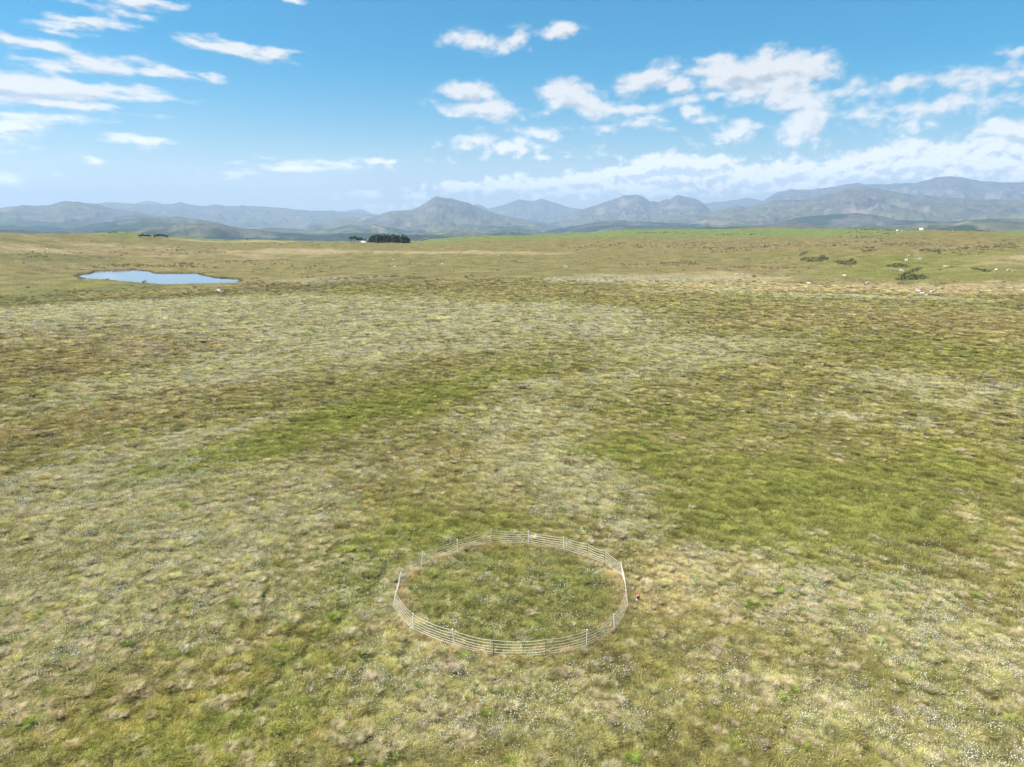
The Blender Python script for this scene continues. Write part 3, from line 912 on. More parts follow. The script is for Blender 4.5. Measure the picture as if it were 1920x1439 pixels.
MAT_GRASS = growth_material("grass_blades")
MAT_RUSH = growth_material("rush_stems", straw=(0.30, 0.22, 0.10))
MAT_HEAD = growth_material("cotton_heads", straw=(0.8, 0.8, 0.76), straw_amt=0.0, trans=0.2)


def blades(n, foot, h, w, lean, out, rg, wind=(1.0, 0.35), seg=3, hvar=.35, base_spread=.45):
    """n curved blades as one vertex/face set"""
    ph = rg.uniform(0, 2 * math.pi, n)
    rr = foot * base_spread * np.sqrt(rg.uniform(0, 1, n))
    bx, by = rr * np.cos(ph), rr * np.sin(ph)
    pa = ph + rg.normal(0, .5, n)
    dx = np.cos(pa) * out + wind[0] * lean + rg.normal(0, .22, n)
    dy = np.sin(pa) * out + wind[1] * lean + rg.normal(0, .22, n)
    hh = h * rg.uniform(1 - hvar, 1 + hvar, n)
    L = foot * rg.uniform(.6, 1.1, n)
    sa = rg.uniform(0, math.pi, n)
    sx, sy = np.cos(sa) * w / 2, np.sin(sa) * w / 2
    co, qf, tf = [], [], []
    k = 0
    for j in range(seg + 1):
        t = j / seg
        zz = hh * (1.75 * t - 0.95 * t * t * np.clip(np.hypot(dx, dy) + .2, 0.3, 1.1))
        xx = bx + dx * L * t ** 1.5; yy = by + dy * L * t ** 1.5
        ww = (1 - t) ** 0.6
        if j < seg:
            co.append(np.stack([xx - sx * ww, yy - sy * ww, zz], 1)); co.append(np.stack([xx + sx * ww, yy + sy * ww, zz], 1))
        else:
            co.append(np.stack([xx, yy, zz], 1))
    i = np.arange(n)
    for j in range(seg - 1):
        a = (2 * j) * n + i; b_ = (2 * j + 1) * n + i
        qf.append(np.stack([a, b_, b_ + 2 * n, a + 2 * n], 1))
    a = (2 * (seg - 1)) * n + i; b_ = a + n
    tf.append(np.stack([a, b_, 2 * seg * n + i], 1))
    tone = rg.uniform(0, 1, n)
    tones = np.concatenate([tone] * (2 * seg + 1))
    return np.concatenate(co), np.concatenate(qf), np.concatenate(tf), tones


def proto(coll, me):
    o = bpy.data.objects.new(me.name, me)
    coll.objects.link(o)
    return o


def scatter(name, coll, P, scl, rot, idx, tint, label, cat=None):
    """one object of growth: a point for each clump, a clump of the given kind on each point"""
    me = bpy.data.meshes.new(name)
    me.vertices.add(len(P))
    me.vertices.foreach_set("co", np.asarray(P, dtype=np.float32).ravel())
    vattr(me, "scl", np.asarray(scl, dtype=np.float32), 'FLOAT_VECTOR')
    vattr(me, "rot", np.asarray(rot, dtype=np.float32), 'FLOAT_VECTOR')
    vattr(me, "idx", np.asarray(idx, dtype=np.int32), 'INT')
    vattr(me, "tint", np.clip(tint, 0.01, 0.9))
    o = add_obj(name, me)
    ng = bpy.data.node_groups.new(name + "_growth", 'GeometryNodeTree')
    ng.interface.new_socket("Geometry", in_out='INPUT', socket_type='NodeSocketGeometry')
    ng.interface.new_socket("Geometry", in_out='OUTPUT', socket_type='NodeSocketGeometry')
    A = NT(ng)
    i = A.n('NodeGroupInput'); q = A.n('NodeGroupOutput')
    ci = A.n('GeometryNodeCollectionInfo')
    ci.inputs['Collection'].default_value = coll
    ci.inputs['Separate Children'].default_value = True
    ci.inputs['Reset Children'].default_value = True
    ip = A.n('GeometryNodeInstanceOnPoints')
    A.put(ip.inputs['Points'], i.outputs[0])
    A.put(ip.inputs['Instance'], ci.outputs[0])
    ip.inputs['Pick Instance'].default_value = True
    def na_(nm, ty):
        x = A.n('GeometryNodeInputNamedAttribute', data_type=ty)
        x.inputs[0].default_value = nm
        return x.outputs[0]
    A.put(ip.inputs['Instance Index'], na_("idx", 'INT'))
    A.put(ip.inputs['Rotation'], na_("rot", 'FLOAT_VECTOR'))
    A.put(ip.inputs['Scale'], na_("scl", 'FLOAT_VECTOR'))
    A.put(q.inputs[0], ip.outputs[0])
    md = o.modifiers.new("growth", 'NODES')
    md.node_group = ng
    return tag(o, label, cat, kind='stuff')


def ring_points(r0, r1, dens):
    azm = 0.70 + 11.0 / max(r0, 24)      # wider close by, so the growth carries on beside the frame
    n = int(azm * (r1 * r1 - r0 * r0) * dens)
    r = np.sqrt(rng.uniform(r0 * r0, r1 * r1, n))
    a = rng.uniform(-azm, azm, n)
    return r * np.sin(a), r * np.cos(a)


# --- turf and tussocks
cg = bpy.data.collections.new("grass_kinds")
NV = 4
for k in range(NV):     # short turf
    c, q, t, tn = blades(80, 0.30, 0.14, 0.015, 0.2, 0.85, np.random.default_rng(k), base_spread=.9)
    me = mesh_np("turf%d" % k, c, [q, t], MAT_GRASS); vattr(me, "tone", tn, 'FLOAT'); proto(cg, me)
for k in range(NV):     # tall drooping tussock
    c, q, t, tn = blades(280, 0.33, 0.27, 0.011, 0.32, 0.85, np.random.default_rng(20 + k), base_spread=.62, seg=4, hvar=.2)
    me = mesh_np("tuss%d" % k, c, [q, t], MAT_GRASS); vattr(me, "tone", tn, 'FLOAT'); proto(cg, me)
for k in range(2):      # coarser clumps farther off
    c, q, t, tn = blades(90, 0.34, 0.18, 0.026, 0.22, 0.9, np.random.default_rng(40 + k), base_spread=.9, seg=3)
    me = mesh_np("vturf%d" % k, c, [q, t], MAT_GRASS); vattr(me, "tone", tn, 'FLOAT'); proto(cg, me)

PX, PY, KIND, SC = [], [], [], []
for (r0, r1, dn, sc, kb, kn) in ((15, 48, 12, 1.0, 0, NV), (48, 80, 6.6, 1.35, 0, NV), (80, 150, 4.3, 1.32, 2 * NV, 2), (150, 330, 1.15, 1.95, 2 * NV, 2)):
    x, y = ring_points(r0, r1, dn)
    PX.append(x); PY.append(y); KIND.append(kb + rng.integers(0, kn, x.size)); SC.append(np.full(x.size, sc))
nturf = sum(p.size for p in PX)
for (r0, r1, dn, sc) in ((15, 70, 4.4, .82), (70, 140, 2.2, 1.05), (140, 260, .55, 1.6)):
    x, y = ring_points(r0, r1, dn)
    c = cover_at(x, y)
    w = 0.24 + 0.8 * np.maximum(c['cotton'] * .75, c['tan']) + .25 * c['yellow'] - 0.35 * c['lush']
    w = w * (0.35 + 1.3 * sstep(-.2, .35, fbm(x, y, 2.6, 3, 111)))
    inr = np.hypot(x - FENCE_C[0], y - FENCE_C[1])
    w = np.where(inr < 6.6, w * 0.35, w)
    k = rng.uniform(0, 1, x.size) < w
    PX.append(x[k]); PY.append(y[k]); KIND.append(NV + rng.integers(0, NV, k.sum())); SC.append(np.full(k.sum(), sc))
x = np.concatenate(PX); y = np.concatenate(PY); kd = np.concatenate(KIND); sc = np.concatenate(SC)
turf = np.arange(x.size) < nturf
tr = track_amt(x, y)
keep = ((tr < 0.5) | (rng.uniform(0, 1, x.size) < .3)) & (rng.uniform(0, 1, x.size) > np.where(sc > 4, sstep(500, 720, np.hypot(x, y)), sstep(170, 325, np.hypot(x, y)))) & (poly_sd(x, y, POND) > 2)
x, y, kd, sc, turf, tr = x[keep], y[keep], kd[keep], sc[keep], turf[keep], tr[keep]
cv = cover_at(x, y)
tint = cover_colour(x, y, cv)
g = fbm(x, y, 0.9, 3, 121); g2 = fbm(x, y, 0.42, 2, 122)
g4 = fbm(x, y, 2.4, 3, 125) * sstep(50, 120, np.hypot(x, y))
rr_ = np.hypot(x, y)
fr = sstep(90, 170, rr_)[:, None]; f2_ = sstep(230, 330, rr_)[:, None]
tint = tint * (np.array((1.47, 1.39, 1.16)) * (1 - fr) + np.array((1.48, 1.40, 1.22)) * fr) * (1 - f2_ * (1 - np.array((.93, .88, .90)))) * (1 + 0.75 * g + 0.85 * g2 + .7 * g4)[:, None]
u = rng.uniform(0, 1, x.size)
jit = rng.normal(0, 1, (x.size, 1))
tint = tint * np.clip(1 + (0.18 + .14 * sstep(60, 140, np.hypot(x, y)))[:, None] * jit, .45, 1.8)
# inside the ring: greener; just outside it: bleached and trodden
rf = np.hypot((x - FENCE_C[0]), (y - FENCE_C[1]) * 1.0)
inn = (1 - sstep(5.4, 6.4, rf))[:, None] * .75
tint = tint * (1 - inn) + np.array((0.26, 0.275, 0.065)) * (1 + 0.5 * g + .5 * g2)[:, None] * inn
trod = (np.exp(-((rf - 6.75) / 0.45) ** 2) * sstep(-.25, .2, fbm(x, y, 1.1, 3, 131) + .05))[:, None] * .9
tint = tint * (1 - trod) + np.array((0.66, 0.47, 0.26)) * trod
# single-species spots
gs = np.array((0.17, 0.24, 0.028)); st_ = np.array((0.62, 0.54, 0.32)); pk = np.array((0.68, 0.56, 0.37)); yl = np.array((0.50, 0.41, 0.12)); rd = np.array((0.13, 0.065, 0.025))
sp = fbm(x, y, 0.8, 3, 141)
w = (sstep(.25, .45, sp) * .55)[:, None]; tint = tint * (1 - w) + gs * w * (1 + .3 * jit)  + 0
yw = (sstep(.36 - .30 * cv['yellow'], .56 - .30 * cv['yellow'], fbm(x, y, 0.9, 2, 143)) * .8 * np.where(sc < 1.3, 1, .35 + .5 * cv['yellow']))[:, None]; tint = tint * (1 - yw) + yl * yw
rw = (sstep(.40, .5, fbm(x, y, 0.8, 2, 145)) * .8)[:, None]; tint = tint * (1 - rw) + rd * rw
tt = ~turf
nt = tt.sum()
uu = rng.uniform(0, 1, nt)
pt = np.where((uu < .5)[:, None], st_, np.where((uu < .80)[:, None], pk, np.where((uu < .86 + .1 * cv['yellow'][tt])[:, None], yl, gs * 1.5)))
mx_ = rng.uniform(.45, 1, (nt, 1))
tint[tt] = tint[tt] * (1 - mx_) + pt * mx_ * rng.uniform(.8, 1.18, (nt, 1))
hgt = sc * rng.uniform(.7, 1.25, x.size) * (1 - .5 * tr)
hgt = np.where(turf & (rf < 6.3), hgt * 1.1, hgt)
wid = sc * np.where(turf, rng.uniform(.8, 1.3, x.size), rng.uniform(.55, 1.35, x.size))
z = height(x, y) - 0.02
rot = np.stack([rng.normal(0, .07, x.size), rng.normal(0, .07, x.size), rng.normal(0, .55, x.size)], 1)
P = np.stack([x, y, z], 1)
print("grass clumps", x.size)
scatter("grass", cg, P, np.stack([wid, wid, np.minimum(hgt, 2.4)], 1), rot, kd, np.clip(tint, .015, .8), "tussocks and turf of rough grass covering the moor")

# --- cotton grass heads
cc_ = bpy.data.collections.new("cotton_kinds")


def head_cluster(n, rad, size, rg):
    co, fa, tn = [], [], []
    octv = np.array([(1, 0, 0), (-1, 0, 0), (0, 1, 0), (0, -1, 0), (0, 0, 1), (0, 0, -1)], float)
    octf = np.array([(0, 2, 4), (2, 1, 4), (1, 3, 4), (3, 0, 4), (2, 0, 5), (1, 2, 5), (3, 1, 5), (0, 3, 5)])
    k = 0
    for i in range(n):
        a = rg.uniform(0, 6.28); r = rad * math.sqrt(rg.uniform(0, 1))
        p = np.array((r * math.cos(a), r * math.sin(a), rg.uniform(.22, .42)))
        s_ = size * rg.uniform(.7, 1.25)
        v = octv * np.array((s_ * 1.25, s_, s_ * .9)) + p
        co.append(v); fa.append(octf + k); tn += [0.5 + rg.uniform(-.1, .2)] * 6
        k += 6
        # stem
        b_ = np.array((p[0] - .04, p[1] - .02, 0.0))
        co.append(np.array([b_, b_ + (.006, 0, 0), p])); fa.append(np.array([(k, k + 1, k + 2)])); tn += [0.02] * 3
        k += 3
    return np.concatenate(co), np.concatenate(fa), np.array(tn)


for k in range(5):
    c, f, tn = head_cluster((5, 8, 11, 9, 14)[k], (.25, .45, .6, .3, .8)[k], 0.0225, np.random.default_rng(60 + k))
    me = mesh_np("heads%d" % k, c, f, MAT_HEAD); vattr(me, "tone", tn, 'FLOAT'); proto(cc_, me)
CX, CY, CS = [], [], []
for (r0, r1, dn, sc) in ((16, 60, 6.5, .9), (60, 110, 5.0, 1.0), (110, 190, 2.0, 1.5), (190, 320, .7, 2.2)):
    x, y = ring_points(r0, r1, dn)
    c = cover_at(x, y)
    w = 0.13 + 0.95 * c['cotton'] - .25 * c['lush'] - .2 * c['yellow']
    cl = sstep(-.12, .42, fbm(x, y, 2.2 if r0 < 60 else 4.0, 3, 151) + .35 * fbm(x, y, 14, 2, 152))
    w = w * (.3 + .7 * cl)
    rf = np.hypot(x - FENCE_C[0], y - FENCE_C[1])
    w = np.where(rf < 6.3, (0.12 + .85 * sstep(0.02, .35, fbm(x, y, 2.0, 3, 153))) * .8, w)
    w = np.where(np.abs(rf - 6.7) < .35, w * .2, w)
    w = w * (1 - track_amt(x, y))
    k = rng.uniform(0, 1, x.size) < w
    CX.append(x[k]); CY.append(y[k]); CS.append(np.full(k.sum(), sc))
# dense clumps just inside and outside the ring
for (px, py, n) in ((866, 1062, 8), (836, 1019, 16), (848, 1017, 10), (905, 1090, 8), (985, 1204, 10), (1190, 1370, 8), (930, 1370, 14), (935, 1385, 8)):
    cx, cy = at_plane(px, py)
    CX.append(cx + rng.normal(0, .16, n)); CY.append(cy + rng.normal(0, .13, n)); CS.append(np.full(n, .55))
x = np.concatenate(CX); y = np.concatenate(CY); sc = np.concatenate(CS)
print("cotton clusters", x.size)
rot = np.stack([np.zeros(x.size), np.zeros(x.size), rng.uniform(0, 6.28, x.size)], 1)
s1 = sc * rng.uniform(.8, 1.2, x.size)
zt = np.clip(s1, 0, 1.3)
scatter("cotton_grass", cc_, np.stack([x, y, height(x, y)], 1), np.stack([s1, s1, zt], 1), rot, rng.integers(0, 5, x.size),
        np.tile((0.74, 0.74, 0.69), (x.size, 1)), "white fluffy seed heads of cotton grass dotted over the moor")

# --- rushes and heather clumps on the brown ground
cr = bpy.data.collections.new("rush_kinds")
for k in range(3):
    c, q, t, tn = blades(110, 0.30, 0.46, 0.022, 0.25, 0.45, np.random.default_rng(80 + k), base_spread=.9, seg=3)
    me = mesh_np("rush%d" % k, c, [q, t], MAT_RUSH); vattr(me, "tone", tn, 'FLOAT'); proto(cr, me)
CX, CY, CS = [], [], []
for (r0, r1, dn, sc) in ((45, 110, .45, 0.7), (110, 240, .26, 1.1), (240, 480, .16, 1.9), (480, 900, .035, 2.9)):
    x, y = ring_points(r0, r1, dn)
    c = cover_at(x, y)
    cl = sstep(.02, .4, fbm(x, y, 8 if r0 < 200 else 22, 4, 161))
    w = (0.02 + c['brown'] * 1.0 + .3 * c['dark']) * cl
    k = (rng.uniform(0, 1, x.size) < w) & (poly_sd(x, y, POND) > 2)
    CX.append(x[k]); CY.append(y[k]); CS.append(np.full(k.sum(), sc))
x = np.concatenate(CX); y = np.concatenate(CY); sc = np.concatenate(CS)
print("rush clumps", x.size)
tint = np.where((rng.uniform(0, 1, x.size) < .55)[:, None], np.array((.34, .25, .115)), np.array((.27, .24, .10))) * rng.uniform(.7, 1.2, (x.size, 1))
rot = np.stack([np.zeros(x.size), np.zeros(x.size), rng.uniform(0, 6.28, x.size)], 1)
s1 = sc * rng.uniform(.7, 1.3, x.size)
scatter("rushes", cr, np.stack([x, y, height(x, y) - .03], 1), np.stack([s1 * 1.3, s1, np.minimum(s1, 1.3) * .85], 1), rot, rng.integers(0, 3, x.size), tint,
        "brown rushes and heather clumps across the open moor")

# ------------------------------------------------------------------ leafy crowns
MAT_LEAF = growth_material("leaves", inst=False, straw=(0.10, 0.13, 0.05), straw_amt=0.3, trans=0.15)
MAT_BARK = simple_mat("bark", (0.11, 0.09, 0.07), 0.9, 0.3, 2.0)


def crown_mesh(name, kind, h, w, seed, tintc, n=900, leaf=.45):
    rg = np.random.default_rng(seed)
    nb = 16 if kind != 'conifer' else 26
    cs = []
    for i in range(nb):
        if kind == 'conifer':
            t = rg.uniform(.06, 1.0)
            rad = w / 2 * (1 - t) ** .42 * rg.uniform(.5, 1.0)
            a = rg.uniform(0, 6.28)
            cs.append((rad * .7 * math.cos(a), rad * .7 * math.sin(a), h * t, max(.5, w * .26 * (1.1 - t))))
        else:
            a = rg.uniform(0, 6.28); e = rg.uniform(-.6, 1)
            rad = w / 2 * .62
            lo = .16 if kind == 'shrub' else .34
            cs.append((rad * math.cos(a) * math.sqrt(1 - e * e * .8), rad * math.sin(a) * math.sqrt(1 - e * e * .8), h * (lo + (1 - lo) / 2 + e * (1 - lo) * .34), w * rg.uniform(.16, .27)))
    cs = np.array(cs)
    pick = rg.integers(0, nb, n)
    d = rg.normal(0, 1, (n, 3)); d /= np.linalg.norm(d, axis=1)[:, None]
    rr = rg.uniform(.55, 1.08, n)[:, None]
    c = cs[pick, :3] + d * cs[pick, 3:4] * rr * np.array((1, 1, .8))
    c[:, 2] = np.clip(c[:, 2], .15, None)
    a = rg.normal(0, 1, (n, 3)); a /= np.linalg.norm(a, axis=1)[:, None]
    b_ = np.cross(a, d + .4 * rg.normal(0, 1, (n, 3))); b_ /= np.linalg.norm(b_, axis=1)[:, None] + 1e-9
    s_ = leaf * rg.uniform(.6, 1.3, n)[:, None]
    v = np.concatenate([c - a * s_, c + b_ * s_ * .6, c + a * s_, c - b_ * s_ * .6])
    i = np.arange(n)
    f = np.stack([i, i + n, i + 2 * n, i + 3 * n], 1)
    me = mesh_np(name, v, f, MAT_LEAF)
    tn = np.clip(.5 + .28 * rg.normal(0, 1, nb)[pick] + .15 * rg.normal(0, 1, n), 0, 1)
    vattr(me, "tone", np.concatenate([tn] * 4), 'FLOAT')
    vattr(me, "tint", np.tile(tintc, (4 * n, 1)))
    return me


def trunk_mesh(name, h, r):
    co, fa = [], []
    ns = 8
    rings = [(0, 1.3), (.12, 1.0), (.5, .75), (1.0, .3)]
    for t, q in rings:
        for k in range(ns):
            a = 2 * math.pi * k / ns
            co.append((r * q * math.cos(a) + .05 * math.sin(t * 5) * h * .1, r * q * math.sin(a), h * t - .3))
    for j in range(len(rings) - 1):
        for k in range(ns):
            fa.append((j * ns + k, j * ns + (k + 1) % ns, (j + 1) * ns + (k + 1) % ns, (j + 1) * ns + k))
    # limbs
    base = len(co)
    for i in range(5):
        a = i * 2.4; t = .35 + .1 * i
        p0 = np.array((0, 0, h * t)); p1 = p0 + np.array((math.cos(a), math.sin(a), .9)) * h * .22
        rr = r * .35
        k0 = len(co)
        for p, q in ((p0, rr), (p1, rr * .3)):
            for k in range(4):
                b_ = 2 * math.pi * k / 4
                co.append((p[0] + q * math.cos(b_), p[1] + q * math.sin(b_), p[2]))
        for k in range(4):
            fa.append((k0 + k, k0 + (k + 1) % 4, k0 + 4 + (k + 1) % 4, k0 + 4 + k))
    me = bpy.data.meshes.new(name)
    me.from_pydata([tuple(map(float, c)) for c in co], [], fa)
    me.materials.append(MAT_BARK)
    return me


TREEM = {}


def tree(kind, px, py, hpx, wpx, label, group, tintc, cat='tree', dy=0.0, seed=0, name=None):
    x, y, z = at(px, py)
    r = math.hypot(x, y)
    if dy:
        x, y = x * (1 + dy / r), y * (1 + dy / r); z = hz(x, y)
    m = math.hypot(r + dy, CAM_H) / FOC
    H, Wd = hpx * m, wpx * m
    o = bpy.data.objects.new(name or {'conifer': 'conifer_tree', 'broad': 'broadleaf_tree', 'shrub': 'shrub'}[kind], None)
    col.objects.link(o)
    o.location = (x, y, z - 0.1)
    o.rotation_euler = (0, 0, seed * 1.7)
    o.empty_display_size = .5
    key = (kind, seed % 3, tuple(tintc))
    if key not in TREEM:
        TREEM[key] = (crown_mesh("crown_leaves", kind, 10.0, 7.0 if kind != 'shrub' else 12.0, 500 + seed % 3 + len(TREEM), tintc, 1100 if kind != 'shrub' else 800, .42), trunk_mesh("trunk_wood", 6.5, .28))
    cm, tm = TREEM[key]
    sx, sz = Wd / (7.0 if kind != 'shrub' else 12.0), H / 10.0
    cr_ = add_obj("crown" if kind != 'shrub' else "foliage", cm, o)
    cr_.scale = (sx, sx, sz)
    t_ = add_obj("trunk" if kind != 'shrub' else "stem", tm, o)
    t_.scale = (sx, sx, sz * (1 if kind != 'shrub' else .7))
    return tag(o, label, cat, group)


CON = (0.044, 0.070, 0.030)
con = [(696.5, 11.5, 7), (700.5, 14, 7), (705, 15.5, 7.5), (710, 15, 7), (715, 15.6, 7.5), (720.3, 17, 7.5), (724.5, 14.3, 6.5), (728.5, 16, 5.5), (733, 13.8, 7), (738, 15.4, 8), (743.5, 14.2, 7.5), (749, 14, 7.5), (755.5, 16, 8.5), (761, 13.6, 8), (766, 10.2, 6)]
ordw = ['first', 'second', 'third', 'fourth', 'fifth', 'sixth', 'seventh', 'eighth', 'ninth', 'tenth', 'eleventh', 'twelfth', 'thirteenth', 'fourteenth', 'fifteenth', 'sixteenth']
for i, (px, h, w) in enumerate(con):
    tree('conifer', px, 456.0, h, w * 2.5, "dark conifer in the long dense clump on the moor edge, %s from its left end" % ordw[i], "conifers in the dark clump on the skyline", CON, dy=(i % 3) * 5.0 - 5, seed=i)
for i, (px, h, w, lb, tc_) in enumerate([(659, 11.5, 9.5, "rounded grey green tree at the left end of the small grove", (0.10, 0.105, 0.055)), (665.5, 12, 9, "tall grey green tree second in the small grove", (0.095, 0.10, 0.05)),
                                   (671.5, 9.8, 7.5, "dark green tree behind the white shed, left of it", (0.030, 0.05, 0.022)), (677.5, 9.6, 7.5, "dark green tree directly behind the white shed", (0.030, 0.048, 0.022)),
                                   (684.5, 7.2, 5, "small lighter tree right of the white shed", (0.06, 0.085, 0.03)), (689.5, 3.6, 4.5, "low bush between the white shed and the conifer clump", (0.035, 0.055, 0.025))]):
    tree('broad' if h > 4 else 'shrub', px, 455.2, h, w, lb, "trees round the white shed", tc_, cat='tree' if h > 4 else 'bush', dy=6, seed=i + 3)
for i, (px, h, w) in enumerate([(262.5, 4.6, 6), (267.5, 6.4, 6), (272.5, 5.4, 5.5), (278, 5.2, 6), (282, 4.2, 4)]):
    tree('broad', px, 446.4, h, w, "%s tree of the small far grove left of the gap, above the pool" % ordw[i], "small grove of trees far above the pool", (0.05, 0.068, 0.03), seed=i)
for i, (px, h, w) in enumerate([(290.5, 5.6, 5.5), (295, 6.6, 5.5), (300, 7.0, 5.5), (305, 6.6, 5.5), (310, 6.0, 5.5), (314.5, 4.6, 4.5)]):
    tree('broad', px, 447.6, h, w, "%s tree of the denser far grove right of the gap, above the pool" % ordw[i], "denser grove of trees far above the pool", (0.040, 0.058, 0.026), seed=i + 1)
BUSH = 'bush'
tree('shrub', 464, 450.8, 3.2, 3.6, "lone dark bush standing on the skyline between the two groves", None, (0.03, 0.045, 0.02), BUSH, seed=2)
tree('shrub', 1141, 434.0, 2.2, 4.2, "small dark bush at the left end of the bright green field skyline", None, (0.035, 0.05, 0.022), BUSH, seed=1)
tree('shrub', 1282, 440.5, 2.6, 3.0, "single dark bush in the middle of the bright green field", None, (0.035, 0.05, 0.022), BUSH, seed=0)
tree('shrub', 1414, 521.8, 5.6, 10, "lone round green bush on the pale grass right of the middle", None, (0.075, 0.115, 0.030), BUSH, seed=1)
tree('shrub', 272, 533.5, 5.6, 9, "light green willow bush on the near edge of the pool", None, (0.15, 0.185, 0.065), BUSH, seed=2)
tree('shrub', 585, 454, 1.6, 4, "tiny dark bush on the moor edge left of the white shed", None, (0.035, 0.05, 0.022), BUSH, seed=0)
tree('shrub', 792, 452.5, 2.2, 3.5, "dark bush beside the far stone cottages", None, (0.035, 0.05, 0.022), BUSH, seed=1)


def scrub(name, spots, label, tintc, kind='stuff', hm=1.6, n=26, cat=None):
    """low scrub: leaf clumps gathered into the given patches (centre, half width, half height as seen, slant)"""
    rg = np.random.default_rng(len(spots) * 7 + 3)
    cen = []
    for (px, py, wx, wy, sl, k) in spots:
        for i in range(k):
            a = rg.uniform(0, 6.28); q = math.sqrt(rg.uniform(0, 1))
            dx = q * math.cos(a) * wx
            X = px + dx; Y = py + q * math.sin(a) * wy + sl * dx
            x, y, z = at(X, Y)
            cen.append((x, y, z, hm * rg.uniform(.5, 1.2)))
    cen = np.array(cen)
    m = len(cen)
    pick = np.repeat(np.arange(m), n)
    N_ = len(pick)
    d = rg.normal(0, 1, (N_, 3)); d /= np.linalg.norm(d, axis=1)[:, None]; d[:, 2] = np.abs(d[:, 2])
    s0 = cen[pick, 3:4]
    c = cen[pick, :3] + d * s0 * np.array((1.3, 1.3, .75)) * rg.uniform(.5, 1.05, (N_, 1))
    a = rg.normal(0, 1, (N_, 3)); a /= np.linalg.norm(a, axis=1)[:, None]
    b_ = np.cross(a, d + .3 * rg.normal(0, 1, (N_, 3))); b_ /= np.linalg.norm(b_, axis=1)[:, None] + 1e-9
    s_ = s0 * .42 * rg.uniform(.6, 1.3, (N_, 1))
    v = np.concatenate([c - a * s_, c + b_ * s_ * .7, c + a * s_, c - b_ * s_ * .7])
    i = np.arange(N_)
    me = mesh_np(name, v, np.stack([i, i + N_, i + 2 * N_, i + 3 * N_], 1), MAT_LEAF)
    tn = np.clip(.45 + .22 * rg.normal(0, 1, m)[pick] + .12 * rg.normal(0, 1, N_), 0, 1)
    vattr(me, "tone", np.concatenate([tn] * 4), 'FLOAT')
    vattr(me, "tint", np.tile(tintc, (4 * N_, 1)))
    return tag(add_obj(name, me), label, cat, kind=kind)


scrub("gorse", [(1525, 488, 28, 4, 0, 110), (1508, 477, 10, 1.5, -.5, 22), (1545, 485, 10, 3, 0, 20), (1535, 483, 14, 2, -.2, 20), (1588, 494, 18, 5, 0.05, 80), (1572, 491, 8, 2, .1, 14), (1596, 487, 4, 2, -.3, 10),
                (1683, 499, 20, 3.4, .02, 70), (1706, 511, 22, 2.0, -.4, 60), (1712, 522, 28, 4.6, .02, 130), (1688, 525, 10, 1.5, 0, 14), (1628, 471.5, 14, 1.6, -.05, 26), (1640, 453.6, 18, 1.4, -.1, 26), (1630, 465, 12, 1.4, 0, 18), (1620, 446, 16, 1.6, -.12, 20),
                (1700, 458, 50, 3, 0, 70), (1760, 474, 5, 3, 0, 14), (1840, 466, 40, 4, 0, 60), (1890, 461, 24, 5, 0, 50), (1830, 505, 8, 1.5, .1, 14), (1848, 509, 10, 1.5, .1, 18), (1740, 470, 18, 4, 0, 24), (1800, 470, 60, 10, 0, 60), (1470, 458, 60, 5, 0, 40),
                (1300, 461, 190, 6, 0, 190), (1350, 468, 60, 5, 0, 60), (1560, 461, 40, 2, 0, 24), (1655, 446, 80, 3, 0, 50)],
      "dark gorse and heather scrub on the rising ground", (0.105, 0.118, 0.050), hm=0.75, n=14)
scrub("heather", [(300, 499, 110, 1.3, .03, 90), (210, 506, 30, .7, 0, 40), (430, 522, 26, 1.2, .1, 40), (700, 486, 260, 14, 0, 44), (560, 505, 90, 8, 0, 40), (360, 470, 70, 6, 0, 50), (120, 478, 120, 5, 0, 44), (880, 500, 120, 16, 0, 24), (1300, 592, 24, 2, -.05, 26), (1305, 588, 18, 1.4, 0, 18),
                  (1550, 566, 260, 4, 0, 60), (1770, 572, 160, 5, 0, 50), (1080, 562, 50, 1.5, 0, 16), (1230, 565, 40, 2, 0, 16), (155, 520, 10, 3, -.2, 20), (330, 512, 60, 1.0, 0, 30)],
      "low dark heather tufts on the moor and round the pool", (0.055, 0.042, 0.024), hm=0.5, n=14)
HG = "dark hedges on the far skyline"
for k, (sp, lb) in enumerate([([(1650, 431.6, 60, .5, .01, 60)], "long ragged dark hedge on the skyline left of the white farmhouse"), ([(1820, 434.0, 50, .5, .012, 46)], "ragged dark hedge on the skyline right of the white farmhouse"),
                              ([(1390, 440.6, 60, .3, .0, 34)], "thin dark hedge along the lower edge of the bright green field"), ([(1232, 437.0, 42, .25, .0, 26)], "thin dark hedge across the upper left of the bright green field"),
                              ([(211, 436.2, 10, .4, 0, 16)], "dark strip of wood on top of the small green hill"), ([(1640, 437.5, 60, 1.2, .02, 34)], "broken line of bushes just below the skyline hedge")]):
    scrub("hedge", sp, lb, (0.035, 0.048, 0.022), kind='thing', hm=0.85, n=16, cat='hedge')['group'] = HG

